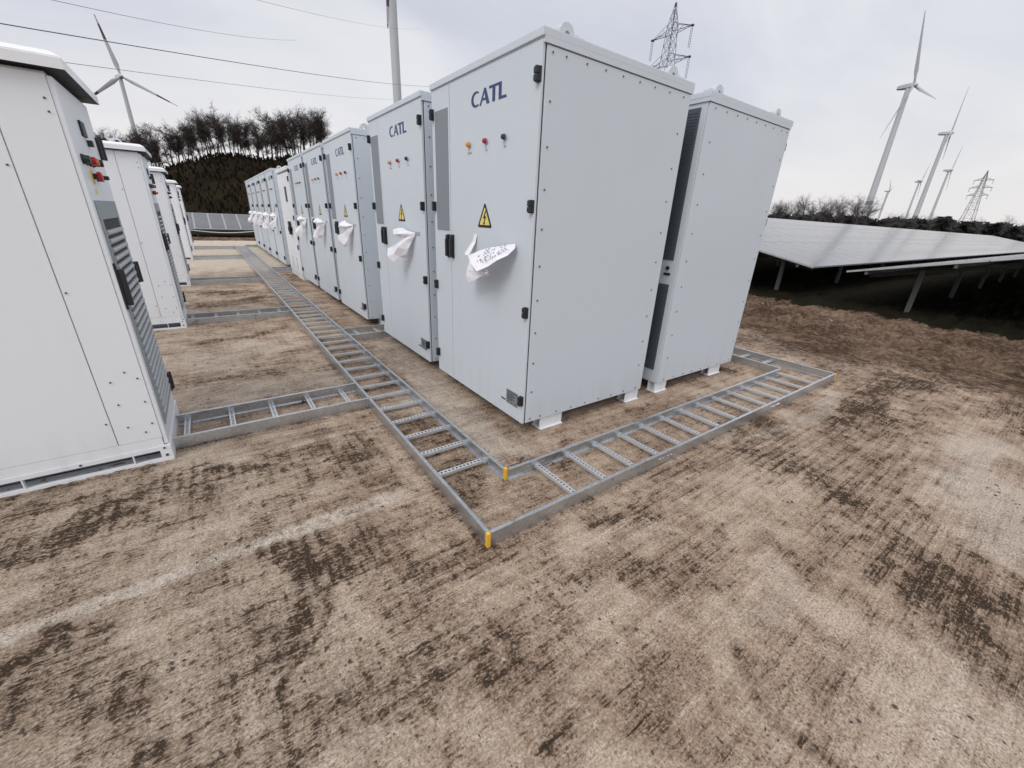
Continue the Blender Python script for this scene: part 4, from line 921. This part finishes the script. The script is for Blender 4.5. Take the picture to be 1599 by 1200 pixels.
# far wood on the right horizon
def far_wood():
    V, F = [], []; r2 = np.random.default_rng(21)
    for k in range(42000):
        a = r2.uniform(-0.2, 0.75); d = r2.uniform(294, 306); x = CAM.x+math.cos(a)*d; y = CAM.y+math.sin(a)*d
        hmax = 8.0+7.0*max(0.0, a-0.05)+0.6*math.sin(a*43)+0.5*math.sin(a*111+1)+0.6*math.sin(a*190)
        z = r2.uniform(0, 1)**0.7*hmax; s = r2.uniform(0.5, 1.7)*(1.0 if z > 0.75*hmax else 1.5); n0 = len(V); q = r2.uniform(-1, 1, (3, 3))*s
        V += [(x+q[j, 0], y+q[j, 1], max(-.2, z+q[j, 2])) for j in range(3)]; F.append((n0, n0+1, n0+2))
    tag(from_py(V, F, 'distant_wood', 'evergreen'), 'dark band of distant woodland along the right horizon', 'wood', kind='stuff')
    r3 = random.Random(4)
    for i in range(34):
        # individual bare trees standing above the band
        if i < 22: a = 0.425-0.150*(i/21)+r3.uniform(-.006, .006); s = r3.uniform(1.25, 1.75)
        else: a = 0.25-0.25*((i-22)/11)+r3.uniform(-.01, .01); s = r3.uniform(0.85, 1.1)
        d = r3.uniform(284, 296)
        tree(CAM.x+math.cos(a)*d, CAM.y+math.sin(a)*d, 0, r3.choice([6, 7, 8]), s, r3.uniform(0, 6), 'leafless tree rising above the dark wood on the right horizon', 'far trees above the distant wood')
far_wood()

# ------------------------------------------------------------------ wind turbines
def turbine(x, y, hub_z, Rr, yaw, phase, label, rb=2.1, rt_=1.25, band=0.0, tips=False, side=-1):
    """rotor axis: horizontal, perpendicular to (cos yaw, sin yaw); side -1 puts the rotor towards -Y"""
    t = empty('wind_turbine', (x, y, 0)); tag(t, label, 'wind turbine', 'wind turbines on the horizon')
    a = Vector((math.cos(yaw), math.sin(yaw), 0)); n = Vector((-math.sin(yaw), math.cos(yaw), 0))*side; up = Vector((0, 0, 1))
    bm = bmesh.new(); zs = [0, hub_z*0.3, hub_z*0.65, hub_z-1.2]; rs = [rb, rb+(rt_-rb)*0.35, rb+(rt_-rb)*0.7, rt_]
    for i in range(3): cyl(bm, (0, 0, zs[i]-(1 if i == 0 else 0)), (0, 0, zs[i+1]), rs[i], rs[i+1], 20, cap=(i == 2))
    tw = from_bm(bm, 'tower', 'turbine', t, True)
    if band:
        bm = bmesh.new(); rbnd = rb+(rt_-rb)*band; cyl(bm, (0, 0, hub_z*band), (0, 0, hub_z*band+2.6), rbnd*1.02, rbnd*1.015, 20); from_bm(bm, 'band', 'turbine_band', tw, True)
    bm = bmesh.new(); L = 5.2
    hub = Vector((0, 0, hub_z))+n*2.6
    prof = [(-1.6, 1.3, 1.2), (0.5, 1.75, 1.7), (5.0, 1.7, 1.65), (8.0, 1.3, 1.25)]; prev = None
    for s, hw, hh in prof:
        c_ = hub-n*(s+1.2); ring = [bm.verts.new(c_+a*sx*hw*q+up*sz*hh*q) for sx, sz, q in ((1, -.6, 1), (1, .6, 1), (.6, 1, 1), (-.6, 1, 1), (-1, .6, 1), (-1, -.6, 1), (-.6, -1, 1), (.6, -1, 1))]
        if prev:
            for k in range(8): bm.faces.new((prev[k], prev[(k+1) % 8], ring[(k+1) % 8], ring[k]))
        else: bm.faces.new(ring)
        prev = ring
    bm.faces.new(prev[::-1]); bmesh.ops.recalc_face_normals(bm, faces=bm.faces[:]); from_bm(bm, 'nacelle', 'turbine', t)
    bm = bmesh.new(); cyl(bm, hub-n*1.0, hub+n*1.0, 1.5, 1.4, 16); cyl(bm, hub+n*1.0, hub+n*2.4, 1.4, 0.4, 16); from_bm(bm, 'hub', 'turbine', t, True)
    for b_ in range(3):
        th = phase+b_*2*math.pi/3; d = up*math.cos(th)+a*math.sin(th); w_ = (up*-math.sin(th)+a*math.cos(th))
        st = [(0.02, 0.75, 0.75, 0.0), (0.08, 0.9, 0.65, 0.15), (0.2, 1.75, 0.42, 0.5), (0.35, 1.45, 0.30, 0.35), (0.6, 1.0, 0.2, 0.2), (0.85, 0.62, 0.12, 0.12), (0.97, 0.38, 0.06, 0.08), (1.0, 0.10, 0.03, 0.02)]
        bm = bmesh.new(); prev = None
        for f, c_, tk, off in st:
            ce = hub+d*(f*Rr); lead = w_.lerp(n, 0.25 if f > 0.15 else 0).normalized(); nn = d.cross(lead)
            ring = [bm.verts.new(ce+lead*(px_*c_+off*0.4)+nn*(pz*tk)) for px_, pz in ((-1, 0), (-0.4, 0.75), (0.4, 1), (1, 0), (0.4, -1), (-0.4, -0.75))]
            mi = 1 if tips and (0.62 < f <= 0.85 or f > 0.97) else 0
            if prev:
                for k in range(6):
                    fc = bm.faces.new((prev[k], prev[(k+1) % 6], ring[(k+1) % 6], ring[k])); fc.material_index = mi
            else: bm.faces.new(ring)
            prev = ring
        bm.faces.new(prev[::-1]); bmesh.ops.recalc_face_normals(bm, faces=bm.faces[:]); from_bm(bm, 'blade', ['turbine', 'redtip'], t, True)
turbine(-35.7, 533.7, 100, 40, 0.40, 1.92, 'three-bladed wind turbine at the upper left behind the wooded hill', 2.1, 1.4, tips=True)
turbine(68.0, 174.8, 104, 42, 0.0, math.pi+0.075, 'tall wind turbine tower cut by the top edge above the second cabinet', 1.6, 1.5, tips=True)
turbine(424.5, 119.2, 100, 42, -0.12, -0.47, 'largest wind turbine on the right with a grey band low on its tower', 2.5, 1.5, band=0.23)
turbine(631.5, 133.5, 100, 40, 0.16, 0.02, 'second largest wind turbine on the right, just right of the banded one', 2.5, 1.4, band=0.20)
turbine(967.0, 186.5, 100, 38, 0.05, 0.35, 'small distant wind turbine beside the lattice pylon on the right', 2.2, 1.3)
turbine(1140.5, 256.0, 100, 38, 0.05, 0.50, 'small distant wind turbine left of the second largest one on the right', 2.2, 1.3)
turbine(1357.5, 356.0, 100, 36, 0.1, 1.2, 'tiniest wind turbine, far off right of the banded tower', 2.6, 1.6)

# ------------------------------------------------------------------ lattice pylons
def pylon(x, y, arm_dir, top, arms, base_w, label, th=0.09, steps=16, insul=3.6):
    t = empty('lattice_pylon', (x, y, 0)); tag(t, label, 'pylon', 'lattice electricity pylons')
    ad = Vector((arm_dir[0], arm_dir[1], 0)).normalized(); cd = Vector((-ad.y, ad.x, 0))
    zt = max(a[0] for a in arms)+1.2
    def wid(z): return (base_w*(1-z/zt)**1.15+0.75) if z < zt else max(0.10, 0.75*(1-(z-zt)/(top-zt)))
    def cor(z, i): w_ = wid(z); sx, sy = ((1, 1), (1, -1), (-1, -1), (-1, 1))[i]; return ad*sx*w_+cd*sy*w_+Vector((0, 0, z))
    bm = bmesh.new(); zs = [0]; 
    while zs[-1] < top-0.5: zs.append(min(top, zs[-1]+max(1.3, wid(zs[-1])*1.9)))
    for k in range(len(zs)-1):
        for i in range(4):
            cyl(bm, cor(zs[k], i), cor(zs[k+1], i), th, n=4, cap=False)
            cyl(bm, cor(zs[k], i), cor(zs[k+1], (i+1) % 4), th*0.55, n=3, cap=False); cyl(bm, cor(zs[k], (i+1) % 4), cor(zs[k+1], i), th*0.55, n=3, cap=False)
            cyl(bm, cor(zs[k+1], i), cor(zs[k+1], (i+1) % 4), th*0.5, n=3, cap=False)
    from_bm(bm, 'mast', 'steel', t)
    for (z, hl) in arms:
        for s in (-1, 1):
            bm = bmesh.new(); tip = ad*s*hl+Vector((0, 0, z)); w_ = wid(z)
            roots = [ad*s*w_+cd*w_+Vector((0, 0, z)), ad*s*w_-cd*w_+Vector((0, 0, z)), ad*s*w_+cd*w_+Vector((0, 0, z+1.4)), ad*s*w_-cd*w_+Vector((0, 0, z+1.4))]
            for r_ in roots: cyl(bm, r_, tip, th*0.75, n=4, cap=False)
            for f0, f1 in ((0, .33), (.33, .66), (.66, .9)):
                for i, j in ((0, 1), (1, 0), (0, 2), (1, 3)): cyl(bm, roots[i].lerp(tip, f0), roots[j].lerp(tip, f1), th*0.4, n=3, cap=False)
            box(bm, tip.x-0.28, tip.x+0.28, tip.y-0.28, tip.y+0.28, tip.z-0.12, tip.z+0.12)
            am = from_bm(bm, 'cross_arm', 'steel', t)
            for o_ in (-0.22, 0.22):
                b2 = bmesh.new(); c_ = tip+cd*o_-Vector((0, 0, 0.1))
                for k in range(9): cyl(b2, c_-Vector((0, 0, insul*k/9)), c_-Vector((0, 0, insul*(k+0.55)/9)), 0.085, 0.04, 6)
                cyl(b2, c_, c_-Vector((0, 0, insul)), 0.03, n=4); from_bm(b2, 'insulator', 'insul', am)
pylon(85.4, 65.8, (0.05, 1), 43.6, [(38.6, 4.9), (33.4, 5.4), (28.4, 5.0)], 2.6, 'large dark lattice pylon rising behind the nearest cabinet roof', 0.062)
pylon(394, 57.4, (0.15, 1), 40.5, [(35.2, 4.2), (31.0, 4.9), (26.8, 4.6)], 3.2, 'small distant lattice pylon on the right horizon beside the turbines', 0.095, insul=2.2)

# overhead conductors crossing the sky at the upper left
def conductor(a, b_, sag, label, r):
    a, b_ = Vector(a), Vector(b_); a0 = a-(b_-a)*0.6; b0 = b_+(b_-a)*0.6
    pts = []
    for i in range(33):
        f = i/32; p = a0.lerp(b0, f); fa = (f*2.2-0.6)
        p.z += sag*(fa*(fa-1)); pts.append(p)
    tag(tube_path('power_line', pts, r, 'wire', None, 5), label, 'power line', 'overhead power lines')
conductor((-8.6, 57.55, 17.26), (13.5, 106.9, 31.8), 1.2, 'faint upper power line crossing the upper left sky', 0.020)
conductor((-12.13, 57.03, 14.67), (80.97, 180.1, 49.5), 3.0, 'darkest power line slanting across the upper left sky above the turbine', 0.042)
conductor((-11.16, 67.3, 14.61), (77.1, 214.1, 50.1), 2.5, 'lower faint power line passing the left turbine hub', 0.026)
conductor((7.19, 57.3, 21.28), (50.5, 127.9, 47.35), 1.5, 'faintest power line high up near the tall turbine tower', 0.014)
